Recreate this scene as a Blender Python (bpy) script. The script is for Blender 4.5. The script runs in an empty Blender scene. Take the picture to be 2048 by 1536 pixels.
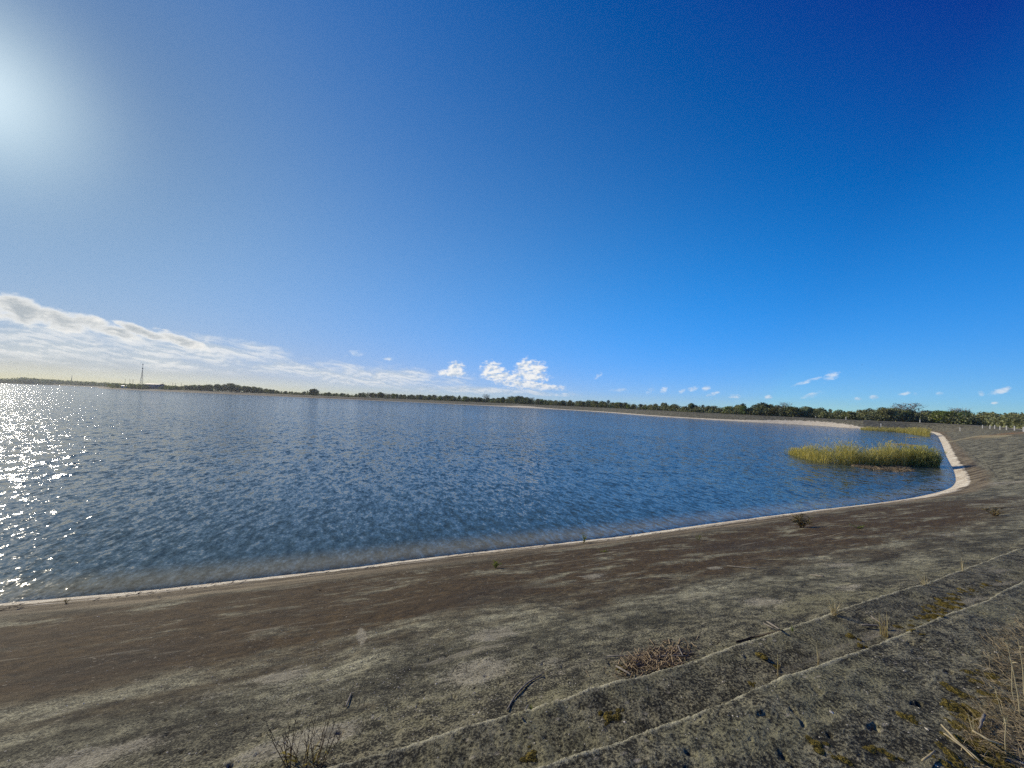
import bpy, math, random
import numpy as np
from mathutils import Matrix, Vector, Euler

R = math.radians
random.seed(7)
rng = np.random.default_rng(7)
sc = bpy.context.scene
COL = sc.collection

# ------------------------------------------------------------------ camera
F = 769.0                      # focal length in pixels of a 2048 px wide frame
EYE = Vector((0.0, 0.0, 5.0))
PITCH, ROLL = 2.6, 2.26
cam_rot = Matrix.Rotation(R(90 + PITCH), 3, 'X') @ Matrix.Rotation(R(ROLL), 3, 'Z')
cd = bpy.data.cameras.new('camera')
cd.sensor_width = 36.0
cd.lens = 36.0 * F / 2048.0
cd.clip_start, cd.clip_end = 0.05, 20000.0
cam = bpy.data.objects.new('camera', cd)
cam.matrix_world = Matrix.Translation(EYE) @ cam_rot.to_4x4()
COL.objects.link(cam)
sc.camera = cam

def ray(px, py):
    """direction through a point of the 2048 x 1536 photograph"""
    return (cam_rot @ Vector(((px - 1024) / F, -(py - 768) / F, -1.0))).normalized()

def azel(px, py):
    d = ray(px, py)
    return math.atan2(d.x, d.y), math.asin(d.z)

# ------------------------------------------------------------------ sun, sky, exposure
SUN_AZ, SUN_EL = azel(-75, 165)
sun_dir = Vector((math.sin(SUN_AZ) * math.cos(SUN_EL), math.cos(SUN_AZ) * math.cos(SUN_EL), math.sin(SUN_EL)))
sl = bpy.data.lights.new('sun', 'SUN')
sl.energy = 4.2
sl.angle = R(0.53)
sl.color = (1.0, 0.89, 0.71)
sun = bpy.data.objects.new('sun', sl)
sun.rotation_euler = sun_dir.to_track_quat('Z', 'Y').to_euler()
COL.objects.link(sun)
sc.view_settings.view_transform = 'Standard'
sc.view_settings.look = 'None'
sc.view_settings.gamma = 1.0
sc.view_settings.exposure = 0.0
sc.view_settings.use_curve_mapping = False
sc.cycles.max_bounces = 6
sc.cycles.transparent_max_bounces = 8
sc.cycles.volume_bounces = 0
sc.cycles.sample_clamp_indirect = 6.0
sc.cycles.use_denoising = False

SKY_FIT = ((-0.484, -0.004, 0.134, 0.006, 0.111, 0.437, 0.37, -0.034, 0.425, 0.01), (-1.103, -0.022, 0.878, 0.043, 0.098, 0.125, 0.423, -0.318, 0.262, 0.21),
           (-1.994, 0.239, 1.995, 0.208, -0.07, -0.691, 0.344, -0.08, -0.95, 0.475))

class G:
    """small node-graph writer"""
    def __init__(self, tree):
        self.t = tree
        self.n = tree.nodes
        self.n.clear()
    def new(self, typ, ins=None, **props):
        nd = self.n.new(typ)
        for k, v in props.items():
            setattr(nd, k, v)
        for k, v in (ins or {}).items():
            self.put(nd.inputs[k], v)
        return nd
    def put(self, sock, v):
        if isinstance(v, bpy.types.NodeSocket):
            self.t.links.new(v, sock)
        elif v is not None:
            if isinstance(v, (tuple, list)) and len(v) == 3 and sock.type == 'RGBA':
                v = (*v, 1.0)
            sock.default_value = v
    def m(self, op, a, b=None, c=None, clamp=False):
        nd = self.n.new('ShaderNodeMath')
        nd.operation = op
        nd.use_clamp = clamp
        self.put(nd.inputs[0], a)
        if b is not None: self.put(nd.inputs[1], b)
        if c is not None: self.put(nd.inputs[2], c)
        return nd.outputs[0]
    def add(self, a, b): return self.m('ADD', a, b)
    def sub(self, a, b): return self.m('SUBTRACT', a, b)
    def mul(self, a, b): return self.m('MULTIPLY', a, b)
    def mad(self, a, b, c): return self.m('MULTIPLY_ADD', a, b, c)
    def step(self, v, lo, hi, a=0.0, b=1.0):
        nd = self.n.new('ShaderNodeMapRange')
        nd.interpolation_type = 'SMOOTHSTEP'
        for i, x in enumerate((v, lo, hi, a, b)): self.put(nd.inputs[i], x)
        return nd.outputs[0]
    def mix(self, f, a, b, blend='MIX'):
        nd = self.n.new('ShaderNodeMix')
        nd.data_type = 'RGBA'
        nd.blend_type = blend
        self.put(nd.inputs[0], f); self.put(nd.inputs[6], a); self.put(nd.inputs[7], b)
        return nd.outputs[2]
    def noise(self, vec, scale, detail=4.0, rough=0.55, dist=0.0, color=False):
        nd = self.new('ShaderNodeTexNoise', {'Vector': vec, 'Scale': scale, 'Detail': detail, 'Roughness': rough, 'Distortion': dist})
        return nd.outputs['Color' if color else 'Fac']
    def voro(self, vec, scale, feature='F1', out='Distance'):
        nd = self.new('ShaderNodeTexVoronoi', {'Vector': vec, 'Scale': scale}, feature=feature)
        return nd.outputs[out]
    def scaled(self, vec, s, rot=(0, 0, 0), loc=(0, 0, 0)):
        nd = self.new('ShaderNodeMapping', {'Vector': vec, 'Scale': s, 'Rotation': rot, 'Location': loc})
        return nd.outputs[0]
    def attr(self, name):
        return self.new('ShaderNodeAttribute', attribute_name=name).outputs['Fac']
    def sep(self, vec):
        return self.new('ShaderNodeSeparateXYZ', {0: vec}).outputs
    def comb(self, x, y, z):
        return self.new('ShaderNodeCombineXYZ', {0: x, 1: y, 2: z}).outputs[0]

def build_world():
    w = bpy.data.worlds.new('World')
    sc.world = w
    w.use_nodes = True
    g = G(w.node_tree)
    out = g.new('ShaderNodeOutputWorld')
    bg = g.new('ShaderNodeBackground', {'Strength': 0.10})
    g.t.links.new(bg.outputs[0], out.inputs[0])
    sky = g.new('ShaderNodeTexSky')
    sky.sky_type = 'NISHITA'
    sky.sun_disc = False
    sky.sun_elevation = SUN_EL
    sky.sun_rotation = SUN_AZ
    sky.altitude = 0.0
    sky.air_density = 1.0
    sky.dust_density = 0.2
    sky.ozone_density = 3.0
    dirv = g.new('ShaderNodeTexCoord').outputs['Generated']
    x, y, z = g.sep(dirv)
    g.t.links.new(g.comb(x, y, g.m('MAXIMUM', z, 0.035)), sky.inputs[0])
    az = g.m('ARCTAN2', x, y)
    el = g.m('ARCSINE', z)
    vdir = g.new('ShaderNodeVectorMath', {0: dirv, 1: tuple(sun_dir)}, operation='DOT_PRODUCT').outputs['Value']
    vd = g.m('MAXIMUM', vdir, 0.0)
    # grade the physical sky to the photograph's: compressed near the sun, paler towards the horizon
    hz = g.m('POWER', 2.718, g.mul(g.m('MAXIMUM', el, 0.0), -2.5))
    v3, v12, v140 = g.m('POWER', vd, 3.0), g.m('POWER', vd, 12.0), g.m('POWER', vd, 140.0)
    lo = g.m('POWER', 2.718, g.mul(g.m('MAXIMUM', el, 0.0), -14.0))
    lov = g.mul(lo, g.m('SQRT', vd))
    hv = g.mul(hz, g.m('POWER', vd, 2.0))
    chan = []
    for raw, (ka, kb, *ks) in zip(g.new('ShaderNodeSeparateColor', {0: sky.outputs[0]}).outputs, SKY_FIT):
        n = g.mul(raw, 0.1)
        n = g.m('DIVIDE', n, g.mad(n, 1.2, 1.0))
        v = g.mad(n, ka, kb)
        for q, k in zip((hz, v3, v12, hv, v140, lov, lo, vd), ks):
            v = g.mad(q, k, v)
        v = g.mad(g.m('POWER', vd, 500.0), 0.15, v)
        chan.append(g.mul(g.m('MAXIMUM', v, 0.002), 10.0))
    cc = g.new('ShaderNodeCombineColor')
    for i_, v in enumerate(chan): g.put(cc.inputs[i_], v)
    col = cc.outputs[0]
    # ---- clouds, laid out by direction (azimuth, elevation)
    def blobs(lst):
        acc = None
        for (px, py, rx, ry, rot) in lst:
            a0, e0 = azel(px, py)
            a1, _ = azel(px + 1, py)
            _, e1 = azel(px, py - 1)
            sa, se = abs(a1 - a0) * rx, abs(e1 - e0) * ry
            t = math.tan(R(rot - ROLL)) * abs(e1 - e0) / abs(a1 - a0)     # downward to the right in the photograph
            da = g.sub(az, a0)
            de = g.mad(da, t, g.sub(el, e0))
            qa = g.m('POWER', g.mul(da, 1 / sa), 2.0)
            qe = g.m('POWER', g.mul(de, 1 / se), 2.0)
            v = g.sub(1.0, g.add(qa, qe))
            acc = v if acc is None else g.m('SMOOTH_MAX', acc, v, 0.25)
        return acc
    p = g.comb(az, g.mul(el, 1.9), 0.0)
    n_mid = g.noise(p, 26.0, 7.0, 0.60, 0.25)
    n_fine = g.noise(p, 62.0, 6.0, 0.62, 0.2)
    def sun_side(sc_, detail, dx, dy):
        q = g.comb(g.add(az, dx), g.mad(el, 1.9, dy), 0.0)
        return g.noise(q, sc_, detail, 0.60, 0.25)
    # the long backlit bank at the left
    bank = blobs([(-60, 615, 110, 34, 4), (30, 618, 78, 30, 6), (120, 640, 70, 24, 12), (205, 654, 85, 17, 13), (290, 665, 70, 10, 14),
                  (365, 684, 60, 14, 16), (-120, 600, 90, 40, 2)])
    d1 = g.add(g.mul(bank, 0.62), g.mul(g.sub(n_mid, 0.5), 2.1))
    a1 = g.step(d1, -0.14, 0.48)
    nb = g.noise(g.scaled(p, (1, 1, 1), loc=(.004, -.016, 0)), 26.0, 7.0, 0.60, 0.25)
    thick = g.m('MULTIPLY', g.step(d1, 0.10, 0.75), g.step(g.sub(nb, n_mid), -.30, .02), clamp=True)
    c_bank = g.mix(thick, (9.6, 9.5, 9.1), (4.3, 4.8, 5.2))
    # thin layered cloud below it, streaked
    ps = g.comb(g.mul(az, 1.0), g.mad(el, 3.6, g.mul(az, 0.42)), 3.0)
    n_str = g.noise(ps, 13.0, 9.0, 0.66, 0.3)
    lay = blobs([(60, 690, 230, 34, 3), (250, 705, 240, 36, 5), (420, 705, 170, 30, 7), (520, 718, 120, 26, 9), (640, 742, 170, 16, 4), (760, 752, 200, 22, 3), (960, 780, 170, 8, 3),
                 (800, 744, 90, 7, 2), (-100, 690, 200, 40, 2), (330, 690, 120, 12, 14)])
    d2 = g.add(g.mul(lay, 0.55), g.mul(g.sub(n_str, 0.47), 2.6))
    a2 = g.mul(g.step(d2, -0.18, 0.98), 0.70)
    n_str2 = g.noise(g.scaled(ps, (1, 1, 1), loc=(0.004, -0.014, 0)), 13.0, 9.0, 0.66, 0.3)
    lit2 = g.step(g.sub(n_str, n_str2), -0.05, 0.05)
    c_lay = g.mix(lit2, (5.9, 6.5, 6.8), (9.0, 9.0, 8.7))
    # fair-weather cumulus in the middle and small puffs to the right
    cum = blobs([(912, 738, 20, 17, 0), (905, 746, 32, 9, 0), (985, 740, 26, 20, 5), (1000, 752, 48, 11, 3), (1050, 735, 22, 20, 0), (1072, 738, 24, 18, 0),
                 (1060, 752, 46, 13, 3), (1045, 768, 62, 11, 4), (1090, 774, 46, 8, 4)])
    puf = blobs([(713, 706, 18, 8, 0), (778, 718, 16, 4, 0), (690, 713, 9, 3, -25), (1197, 751, 9, 6, -30), (1301, 782, 10, 6, -12), (1328, 780, 9, 7, -10), (1366, 782, 9, 5, -15),
                 (1385, 778, 14, 6, -10), (1412, 776, 10, 7, -10), (1425, 788, 16, 4, -15), (1470, 793, 14, 5, 0), (1537, 794, 9, 5, 0), (1622, 790, 22, 6, -12), (1662, 752, 21, 11, -18),
                 (1612, 764, 34, 4, -14), (1714, 798, 12, 4, 0), (1748, 795, 12, 5, 0), (1808, 788, 14, 4, -5), (1830, 789, 8, 4, 0), (1880, 788, 9, 6, 0), (1962, 787, 9, 6, 0), (2000, 782, 26, 7, -12),
                 (1990, 806, 8, 3, 0), (1240, 780, 20, 4, 0), (850, 760, 18, 4, 0), (1130, 790, 26, 4, 0)])
    d3 = g.add(g.mul(cum, 0.75), g.add(g.mul(g.sub(n_fine, 0.5), 2.2), g.mul(g.sub(n_mid, 0.5), 0.9)))
    a3 = g.mul(g.step(d3, -0.10, 0.78), g.step(el, .012, .055, .45, .95))
    f2 = sun_side(62.0, 6.0, -0.006, 0.006)
    m2 = sun_side(26.0, 7.0, -0.010, 0.012)
    lit3 = g.step(g.add(g.mul(g.sub(n_fine, f2), .8), g.sub(n_mid, m2)), -0.15, 0.10)
    c_cum = g.mix(lit3, (5.6, 6.5, 7.5), (9.7, 9.6, 9.3))
    d4 = g.add(g.mul(puf, 0.55), g.mul(g.sub(n_fine, 0.52), 2.2))
    a4 = g.mul(g.step(d4, -0.05, 0.75), g.step(g.noise(p, 9.0, 2.0, .5), .35, .6, .35, .72))
    c_puf = g.mix(lit3, (5.2, 6.6, 8.2), (8.6, 9.0, 9.4))
    for a, c in ((a2, c_lay), (a1, c_bank), (a4, c_puf), (a3, c_cum)):
        col = g.mix(a, col, c)
    g.t.links.new(col, bg.inputs[0])
    w.cycles.sampling_method = 'MANUAL'
    w.cycles.sample_map_resolution = 512
build_world()

# ------------------------------------------------------------------ small tools
def mat(name):
    m = bpy.data.materials.new(name)
    m.use_nodes = True
    g = G(m.node_tree)
    return m, g, g.new('ShaderNodeOutputMaterial')

def mesh_obj(name, verts, faces, material=None, parent=None, smooth=False):
    me = bpy.data.meshes.new(name)
    me.from_pydata([tuple(v) for v in verts], [], faces)
    if smooth:
        me.polygons.foreach_set('use_smooth', [True] * len(me.polygons))
    me.update()
    o = bpy.data.objects.new(name, me)
    COL.objects.link(o)
    if material: me.materials.append(material)
    if parent: o.parent = parent
    return o

def np_mesh(name, co, quads, material, smooth=True):
    """large mesh straight from arrays"""
    me = bpy.data.meshes.new(name)
    nv, nf, k = len(co), len(quads), quads.shape[1]
    me.vertices.add(nv)
    me.vertices.foreach_set('co', np.ascontiguousarray(co, dtype=np.float32).ravel())
    me.loops.add(nf * k)
    me.polygons.add(nf)
    me.loops.foreach_set('vertex_index', np.ascontiguousarray(quads, dtype=np.int32).ravel())
    me.polygons.foreach_set('loop_start', np.arange(0, nf * k, k, dtype=np.int32))
    me.polygons.foreach_set('use_smooth', np.full(nf, smooth))
    me.update(calc_edges=True)
    o = bpy.data.objects.new(name, me)
    COL.objects.link(o)
    me.materials.append(material)
    return o

def put_attr(o, name, vals):
    a = o.data.attributes.new(name, 'FLOAT', 'POINT')
    a.data.foreach_set('value', np.ascontiguousarray(vals, dtype=np.float32))

def tag(o, label=None, cat=None, group=None, kind=None):
    if label: o['label'] = label
    if cat: o['category'] = cat
    if group: o['group'] = group
    if kind: o['kind'] = kind
    return o

def empty(name, loc=(0, 0, 0), rz=0.0):
    o = bpy.data.objects.new(name, None)
    o.empty_display_size = 0.2
    o.location = loc
    o.rotation_euler = (0, 0, rz)
    COL.objects.link(o)
    return o

def dup(root, loc, rz, scale=(1, 1, 1), label=None, group=None):
    r = root.copy()
    COL.objects.link(r)
    r.location, r.rotation_euler, r.scale = loc, (0, 0, rz), scale
    if label: r['label'] = label
    if group: r['group'] = group
    for ch in list(root.children):
        c = ch.copy()
        COL.objects.link(c)
        c.parent = r
    return r

_perm = np.random.default_rng(3).permutation(512)
_perm = np.concatenate([_perm, _perm, _perm])
_ga = np.random.default_rng(4).uniform(0, 2 * np.pi, 512)
_gx, _gy = np.cos(_ga), np.sin(_ga)
def perlin(x, y):
    xi, yi = np.floor(x).astype(np.int64), np.floor(y).astype(np.int64)
    xf, yf = x - xi, y - yi
    u, v = xf * xf * xf * (xf * (xf * 6 - 15) + 10), yf * yf * yf * (yf * (yf * 6 - 15) + 10)
    xi &= 511; yi &= 511
    x1, y1 = (xi + 1) & 511, (yi + 1) & 511
    def gr(ix, iy, dx, dy):
        h = _perm[_perm[ix] + iy]
        return _gx[h] * dx + _gy[h] * dy
    a = gr(xi, yi, xf, yf); b = gr(x1, yi, xf - 1, yf)
    c = gr(xi, y1, xf, yf - 1); d = gr(x1, y1, xf - 1, yf - 1)
    return 1.4 * ((a + u * (b - a)) + v * ((c + u * (d - c)) - (a + u * (b - a))))

def sstep(x, a, b):
    t = np.clip((x - a) / (b - a), 0, 1)
    return t * t * (3 - 2 * t)

# ------------------------------------------------------------------ shape of the reservoir
def on_level(px, py, z):
    d = ray(px, py)
    t = (z - EYE.z) / d.z
    return EYE + d * t

# shoreline: photograph point, crest height, crest setback, width of the pale sand
SHORE = [
    (0, 1206, 3.4, 11.9, .42), (128, 1196, 3.4, 11.9, .42), (297, 1181, 3.4, 11.9, .41), (500, 1158, 3.4, 11.9, .40), (700, 1136, 3.4, 11.9, .40),
    (816, 1120, 3.4, 11.9, .40), (1000, 1099, 3.4, 11.9, .38), (1153, 1083, 3.4, 11.9, .34), (1262, 1070, 3.4, 11.9, .5), (1400, 1050, 3.4, 11.9, .44), (1500, 1037, 3.4, 11.9, .44),
    (1624, 1021, 3.4, 11.9, .45), (1798, 1001, 3.4, 11.9, .42), (1862, 988, 3.4, 11.9, .62), (1892, 980, 3.4, 11.8, .56), (1907, 972, 3.4, 11.6, .66), (1913, 960, 3.4, 11.4, .64), (1906, 936, 3.35, 11.2, .62),
    (1893, 915, 3.3, 11, .7), (1884, 888, 3.2, 10.8, .9), (1874, 869, 3.1, 10.5, 1.0), (1858, 863.5, 3.0, 11, .8), (1800, 861, 3.0, 12, .2), (1720, 857.5, 2.9, 13, 2.5),
    (1631, 851, 2.85, 14, 8.0), (1570, 847.6, 2.85, 14, 7.0), (1500, 844, 2.85, 14, 3.4), (1400, 838, 2.9, 14, 1.6), (1300, 831.8, 2.95, 13, 1.6), (1200, 823.6, 2.9, 14, 1.8), (1100, 817.8, 2.9, 14, 1.2), (1040, 814.8, 2.9, 14, 8),
    (1000, 812.6, 2.9, 15, 2), (900, 808, 2.9, 16, 1), (800, 803.2, 2.9, 18, .8), (700, 799, 2.9, 18, 1.2), (600, 794.8, 2.9, 18, .6), (500, 790, 2.9, 18, .4), (376, 784.8, 2.9, 20, .4),
    (280, 780.6, 2.6, 20, .4), (190, 777.0, 1.6, 12, .4), (200, 774.4, 2.2, 25, .4), (100, 770.2, 2.5, 30, .4), (0, 766.0, 2.5, 30, .4)]
pts = [np.array(on_level(a, b, 0.0))[:2] for a, b, *_ in SHORE]
par = [s[2:] for s in SHORE]
u0 = pts[9] - pts[1]; u0 /= np.linalg.norm(u0)            # direction of the near shore
NEAR_U, NEAR_N = u0, np.array([u0[1], -u0[0]])            # along it, and from the water towards the camera
P0 = pts[4]
def su(x, y):
    return (x - P0[0]) * NEAR_U[0] + (y - P0[1]) * NEAR_U[1], (x - P0[0]) * NEAR_N[0] + (y - P0[1]) * NEAR_N[1]
pts = [pts[0] - NEAR_U * 2200, pts[0] - NEAR_U * 60] + pts + [np.array((-2600.0, 1500.0))]
par = [par[0], par[0]] + par + [par[-1]]
pts, par = np.array(pts), np.array(par, dtype=float)
# light smoothing by corner cutting
for _ in range(2):
    q, w = [pts[0]], [par[0]]
    for i in range(len(pts) - 1):
        q += [pts[i] * .75 + pts[i + 1] * .25, pts[i] * .25 + pts[i + 1] * .75]
        w += [par[i] * .75 + par[i + 1] * .25, par[i] * .25 + par[i + 1] * .75]
    pts, par = np.array(q + [pts[-1]]), np.array(w + [par[-1]])
SA, SB = pts, np.roll(pts, -1, axis=0)
PA, PB = par, np.roll(par, -1, axis=0)

def shore(x, y):
    """signed distance to the waterline (land positive) and crest height, setback and sand width there"""
    x, y = np.asarray(x, float), np.asarray(y, float)
    shp = x.shape
    x, y = x.ravel(), y.ravel()
    res = np.zeros((4, len(x)))
    E = SB - SA
    L2 = (E ** 2).sum(1) + 1e-12
    def seg(px, py, k):
        dx, dy = px[:, None] - SA[k, 0], py[:, None] - SA[k, 1]
        t = np.clip((dx * E[k, 0] + dy * E[k, 1]) / L2[k], 0, 1)
        return np.hypot(dx - t * E[k, 0], dy - t * E[k, 1]), t
    for i in range(0, len(x), 400):
        cx, cy = x[i:i + 400], y[i:i + 400]
        mx, my = cx.mean(), cy.mean()
        rad = np.hypot(cx - mx, cy - my).max()
        dm = seg(np.array([mx]), np.array([my]), np.arange(len(SA)))[0][0]
        k = np.where(dm <= dm.min() + 2 * rad + 1e-6)[0]
        dd, t = seg(cx, cy, k)
        j = dd.argmin(1)
        n = np.arange(len(cx))
        kk, tt = k[j], t[n, j]
        side = E[kk, 0] * (cy - SA[kk, 1]) - E[kk, 1] * (cx - SA[kk, 0])
        res[0, i:i + 400] = np.where(side > 0, -dd[n, j], dd[n, j])
        res[1:, i:i + 400] = (PA[kk] + (PB[kk] - PA[kk]) * tt[:, None]).T
    return tuple(r.reshape(shp) for r in res)

# the two ledges of the stepped lining, as (along, across) pairs read off the near slope
def slope_pt(px, py, up=0.0):
    d = ray(px, py)
    lo, hi = 0.3, 200.0
    for _ in range(60):
        t = (lo + hi) / 2
        p = EYE + d * t
        _, dd = su(p.x, p.y)
        if p.z > 3.4 / 11.9 * dd + up: lo = t
        else: hi = t
    return EYE + d * lo
LIP_A = [(1030, 1536), (1189, 1472), (1334, 1423), (1400, 1414), (1500, 1374), (1545, 1358), (1632, 1328), (1762, 1277), (1834, 1255), (1925, 1215), (2048, 1154)]
LIP_B = [(667, 1525), (786, 1491), (863, 1463), (947, 1450), (1063, 1411), (1189, 1378), (1298, 1345), (1381, 1317), (1454, 1302), (1581, 1259), (1700, 1230), (1820, 1177), (1943, 1125), (2048, 1092)]
def lip(lst, up):
    r = np.array([su(*slope_pt(*q, up)[:2]) for q in lst])
    c = np.polyfit(r[:, 0], r[:, 1], 3)
    u = np.linspace(r[:, 0].min(), r[:, 0].max(), 60)
    return np.stack([u, np.polyval(c, u)], 1)
LA, LB = lip(LIP_A, .24), lip(LIP_B, .15)
PITS = [(679, 1466, .028, .035), (520, 1471, .03, .02), (1834, 1446, .03, .035), (1748, 1497, .03, .035), (462, 1530, .035, .035)]
PITW = [(*slope_pt(a, b)[:2], r, h) for a, b, r, h in PITS]

def ground_z(x, y, sh=None, detail=True):
    x, y = np.asarray(x, float), np.asarray(y, float)
    d, zc, dc, sw = sh if sh is not None else shore(x, y)
    r = np.hypot(x, y)
    z = np.where(d < dc, d * zc / dc, zc)
    z = np.maximum(z, -1.3)
    # soften the crest edge, then the outer slope down to the country behind
    k = d - dc
    z = z - 0.12 * np.exp(-np.abs(k) / 0.8) * (d > 0)
    z = z - np.where(k > 7, sstep(k, 7, 17) * (zc - 1.2), 0)
    s, v = su(x, y)
    near = sstep(r, 60, 25)
    for L, amp, tread in ((LA, .24, .95), (LB, .15, .50)):
        off = np.interp(s, L[:, 0], L[:, 1]) + 0.012 * perlin(s * 1.7 + 9, s * 0 + amp * 99) + .010 * perlin(s * 9, s * 0 + amp * 50) + .006 * perlin(s * 31, s * 0 + amp * 70)
        k = v - off
        a = amp * (0.95 + .25 * perlin(s * .5 + 4, s * 0 + amp * 31)) * near
        up = np.clip(1 - k / tread, 0, 1) * sstep(k, -0.035, 0.02)
        z = z + a * up
    for lvl, amp in ((.62, .018), (3.02, .006), (2.34, .016), (1.6, .01), (.2, .012)):
        k = v - lvl * 3.5 - .12 * perlin(s * .35 + lvl * 7, s * 0) - .03 * perlin(s * 2.1, s * 0 + lvl)
        z = z + amp * near * np.clip(1 - k / .5, 0, 1) * sstep(k, -0.04, 0.02)
    # long-wave unevenness everywhere on land
    z = z + np.where(d > 0, sstep(d, 0, 3) * (.035 * perlin(x * .35, y * .35) + .06 * perlin(x * .07, y * .07)), 0)
    if detail:
        dr = np.maximum(r * .006, .004)
        for lam, amp in ((.9, .016), (.34, .010), (.13, .0070), (.055, .0062), (.024, .0036)):
            f = sstep(lam / dr, 2.0, 4.5) * near * sstep(d, -.3, .5)
            z = z + f * amp * perlin(x / lam + lam * 100, y / lam)
        f = sstep(.10 / dr, 2.0, 4.5) * near * (d > .6)
        z = z - f * .016 * sstep(perlin(x / .085 + 40, y / .085), .48, .75) * sstep(perlin(x / 1.3, y / 1.3 + 8), -.3, .35)
        for px_, py_, rr, hh in PITW:
            wv = .012 * perlin(x / .03, y / .03); q = ((x - px_ + wv) ** 2 + ((y - py_ + wv) * 1.6) ** 2) / rr ** 2
            z = z - hh * np.exp(-q * q)
    return z

def hit(px, py):
    """where the sight line through a photograph point meets the ground"""
    d = ray(px, py)
    t = 0.6 * np.exp(np.arange(0, 1500) * .0052)
    g_ = np.maximum(ground_z(d.x * t, d.y * t), 0.0)
    i = int(np.argmax(EYE.z + d.z * t < g_))
    if i == 0: return EYE + d * 1000
    lo, hi = t[i - 1], t[i]
    for _ in range(12):
        m_ = (lo + hi) / 2
        if EYE.z + d.z * m_ < max(float(ground_z(d.x * m_, d.y * m_)), 0): hi = m_
        else: lo = m_
    p = EYE + d * lo
    return Vector((p.x, p.y, max(float(ground_z(p.x, p.y)), 0.0)))

# ------------------------------------------------------------------ materials of the setting
def lining_material():
    m, g, out = mat('weathered_lining')
    pos = g.new('ShaderNodeNewGeometry').outputs['Position']
    ang = math.atan2(NEAR_U[1], NEAR_U[0])
    V = g.new('ShaderNodeVectorRotate', {'Vector': pos, 'Angle': -ang}, rotation_type='Z_AXIS').outputs[0]
    z = g.sep(pos)[2]
    d = g.attr('shore_d'); sw = g.attr('sand'); gr = g.attr('dry_grass'); rst = g.attr('rust')
    streak = g.scaled(V, (.22, 1.0, 1.0))
    n1 = g.noise(streak, .55, 6.0, .58)
    n2 = g.noise(g.scaled(V, (.5, 1, 1)), 1.5, 8.0, .64, .3)
    n3 = g.noise(g.scaled(V, (.7, 1, 1)), 9.0, 7.0, .68)
    n4 = g.noise(pos, 60.0, 5.0, .70)
    n5 = g.noise(g.scaled(V, (.08, 1, 1)), 3.2, 6.0, .6)
    grain = g.mad(n4, .6, g.mul(n3, .4))
    zz = g.add(g.mad(n1, 1.1, -.55), g.mad(n2, .5, g.sub(z, .25)))
    # grey, lichened lining
    grey = g.mix(g.step(n2, .36, .66), (.086, .079, .046), (.37, .345, .215))
    grey = g.mix(g.step(grain, .43, .60), g.mix(1.0, grey, (.25, .25, .25), 'MULTIPLY'), g.mix(1.0, grey, (1.5, 1.5, 1.5), 'MULTIPLY'))
    # brown silty film of the middle slope
    brown = g.mix(g.step(n3, .36, .68), (.034, .0215, .0085), (.104, .067, .025))
    brown = g.mix(g.mul(g.step(n4, .5, .72), .55), brown, (.20, .15, .075))
    bm = g.mul(g.mul(g.step(zz, .38, .72), g.step(zz, 2.35, 1.75)), g.step(g.add(g.sep(V)[0], g.mul(g.sub(n1, .5), 22.0)), 36.0, 20.0))
    bm = g.mul(bm, g.step(n2, .66, .50, .22, 1.0))
    col = g.mix(bm, grey, brown)
    # dark speckled top band
    top = g.mix(g.step(grain, .44, .60), (.021, .019, .011), (.33, .30, .18))
    top = g.mix(g.mul(g.mul(g.step(n2, .48, .62), g.step(grain, .38, .56)), .75), top, (.28, .26, .14))
    col = g.mix(g.step(g.add(z, g.mul(g.sub(n2, .5), .5)), 2.35, 2.7), col, top)
    # worn pale patches and dark stains, where the slope has them
    pm = g.step(g.add(g.attr('pale'), g.add(g.mul(g.sub(n2, .5), 1.5), g.mul(g.sub(grain, .5), 1.1))), .42, .72)
    col = g.mix(g.mul(pm, .85), col, g.mix(g.step(grain, .36, .64), (.15, .132, .085), (.46, .42, .30)))
    dm = g.step(g.add(g.attr('stain'), g.add(g.mul(g.sub(n2, .5), 1.3), g.mul(g.sub(n3, .5), .8))), .40, .80)
    col = g.mix(g.mul(dm, .8), col, g.mix(g.step(n3, .35, .7), (.028, .019, .009), (.078, .053, .026)))
    # lower grey band with thin pale bath-tub rings
    low = g.mix(g.step(n5, .38, .66), (.095, .072, .040), (.29, .235, .14))
    col = g.mix(g.step(g.add(z, g.mul(g.sub(n1, .5), .35)), .62, .40), col, low)
    ring = g.mul(g.step(g.m('ABSOLUTE', g.sub(g.add(z, g.mul(g.sub(n1, .5), .10)), .20)), .035, .012), g.step(n5, .38, .52))
    col = g.mix(g.mul(ring, .9), col, (.56, .50, .38))
    # dark seam under the brown film
    seam = g.step(g.m('ABSOLUTE', g.sub(g.add(z, g.mul(g.sub(n1, .5), .06)), .615)), .020, .006)
    col = g.mix(g.mul(seam, g.mul(g.step(n5, .42, .60), .8)), col, (.020, .016, .012))
    # pale chips and dark holes
    vo = g.voro(g.scaled(V, (.55, 1, 1)), 15.0)
    chip = g.mul(g.step(g.add(vo, g.mul(g.sub(n4, .5), .35)), .20, .10), g.step(g.noise(pos, 2.2, 4.0, .65), .46, .62))
    col = g.mix(g.mul(chip, .75), col, (.45, .40, .29))
    vo2 = g.voro(pos, 30.0)
    hole = g.mul(g.step(g.add(vo2, g.mul(g.sub(n4, .5), .5)), .32, .16), g.step(g.noise(pos, 3.0, 4.0, .65), .44, .60))
    col = g.mix(g.mul(hole, .8), col, (.016, .015, .012))
    # a few cracks and open seams
    cw = g.new('ShaderNodeVectorMath', {0: V, 1: g.noise(pos, 1.1, 4.0, .6, color=True)}, operation='ADD').outputs[0]
    ce = g.voro(g.scaled(cw, (.30, .55, .5)), .8, 'DISTANCE_TO_EDGE')
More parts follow.
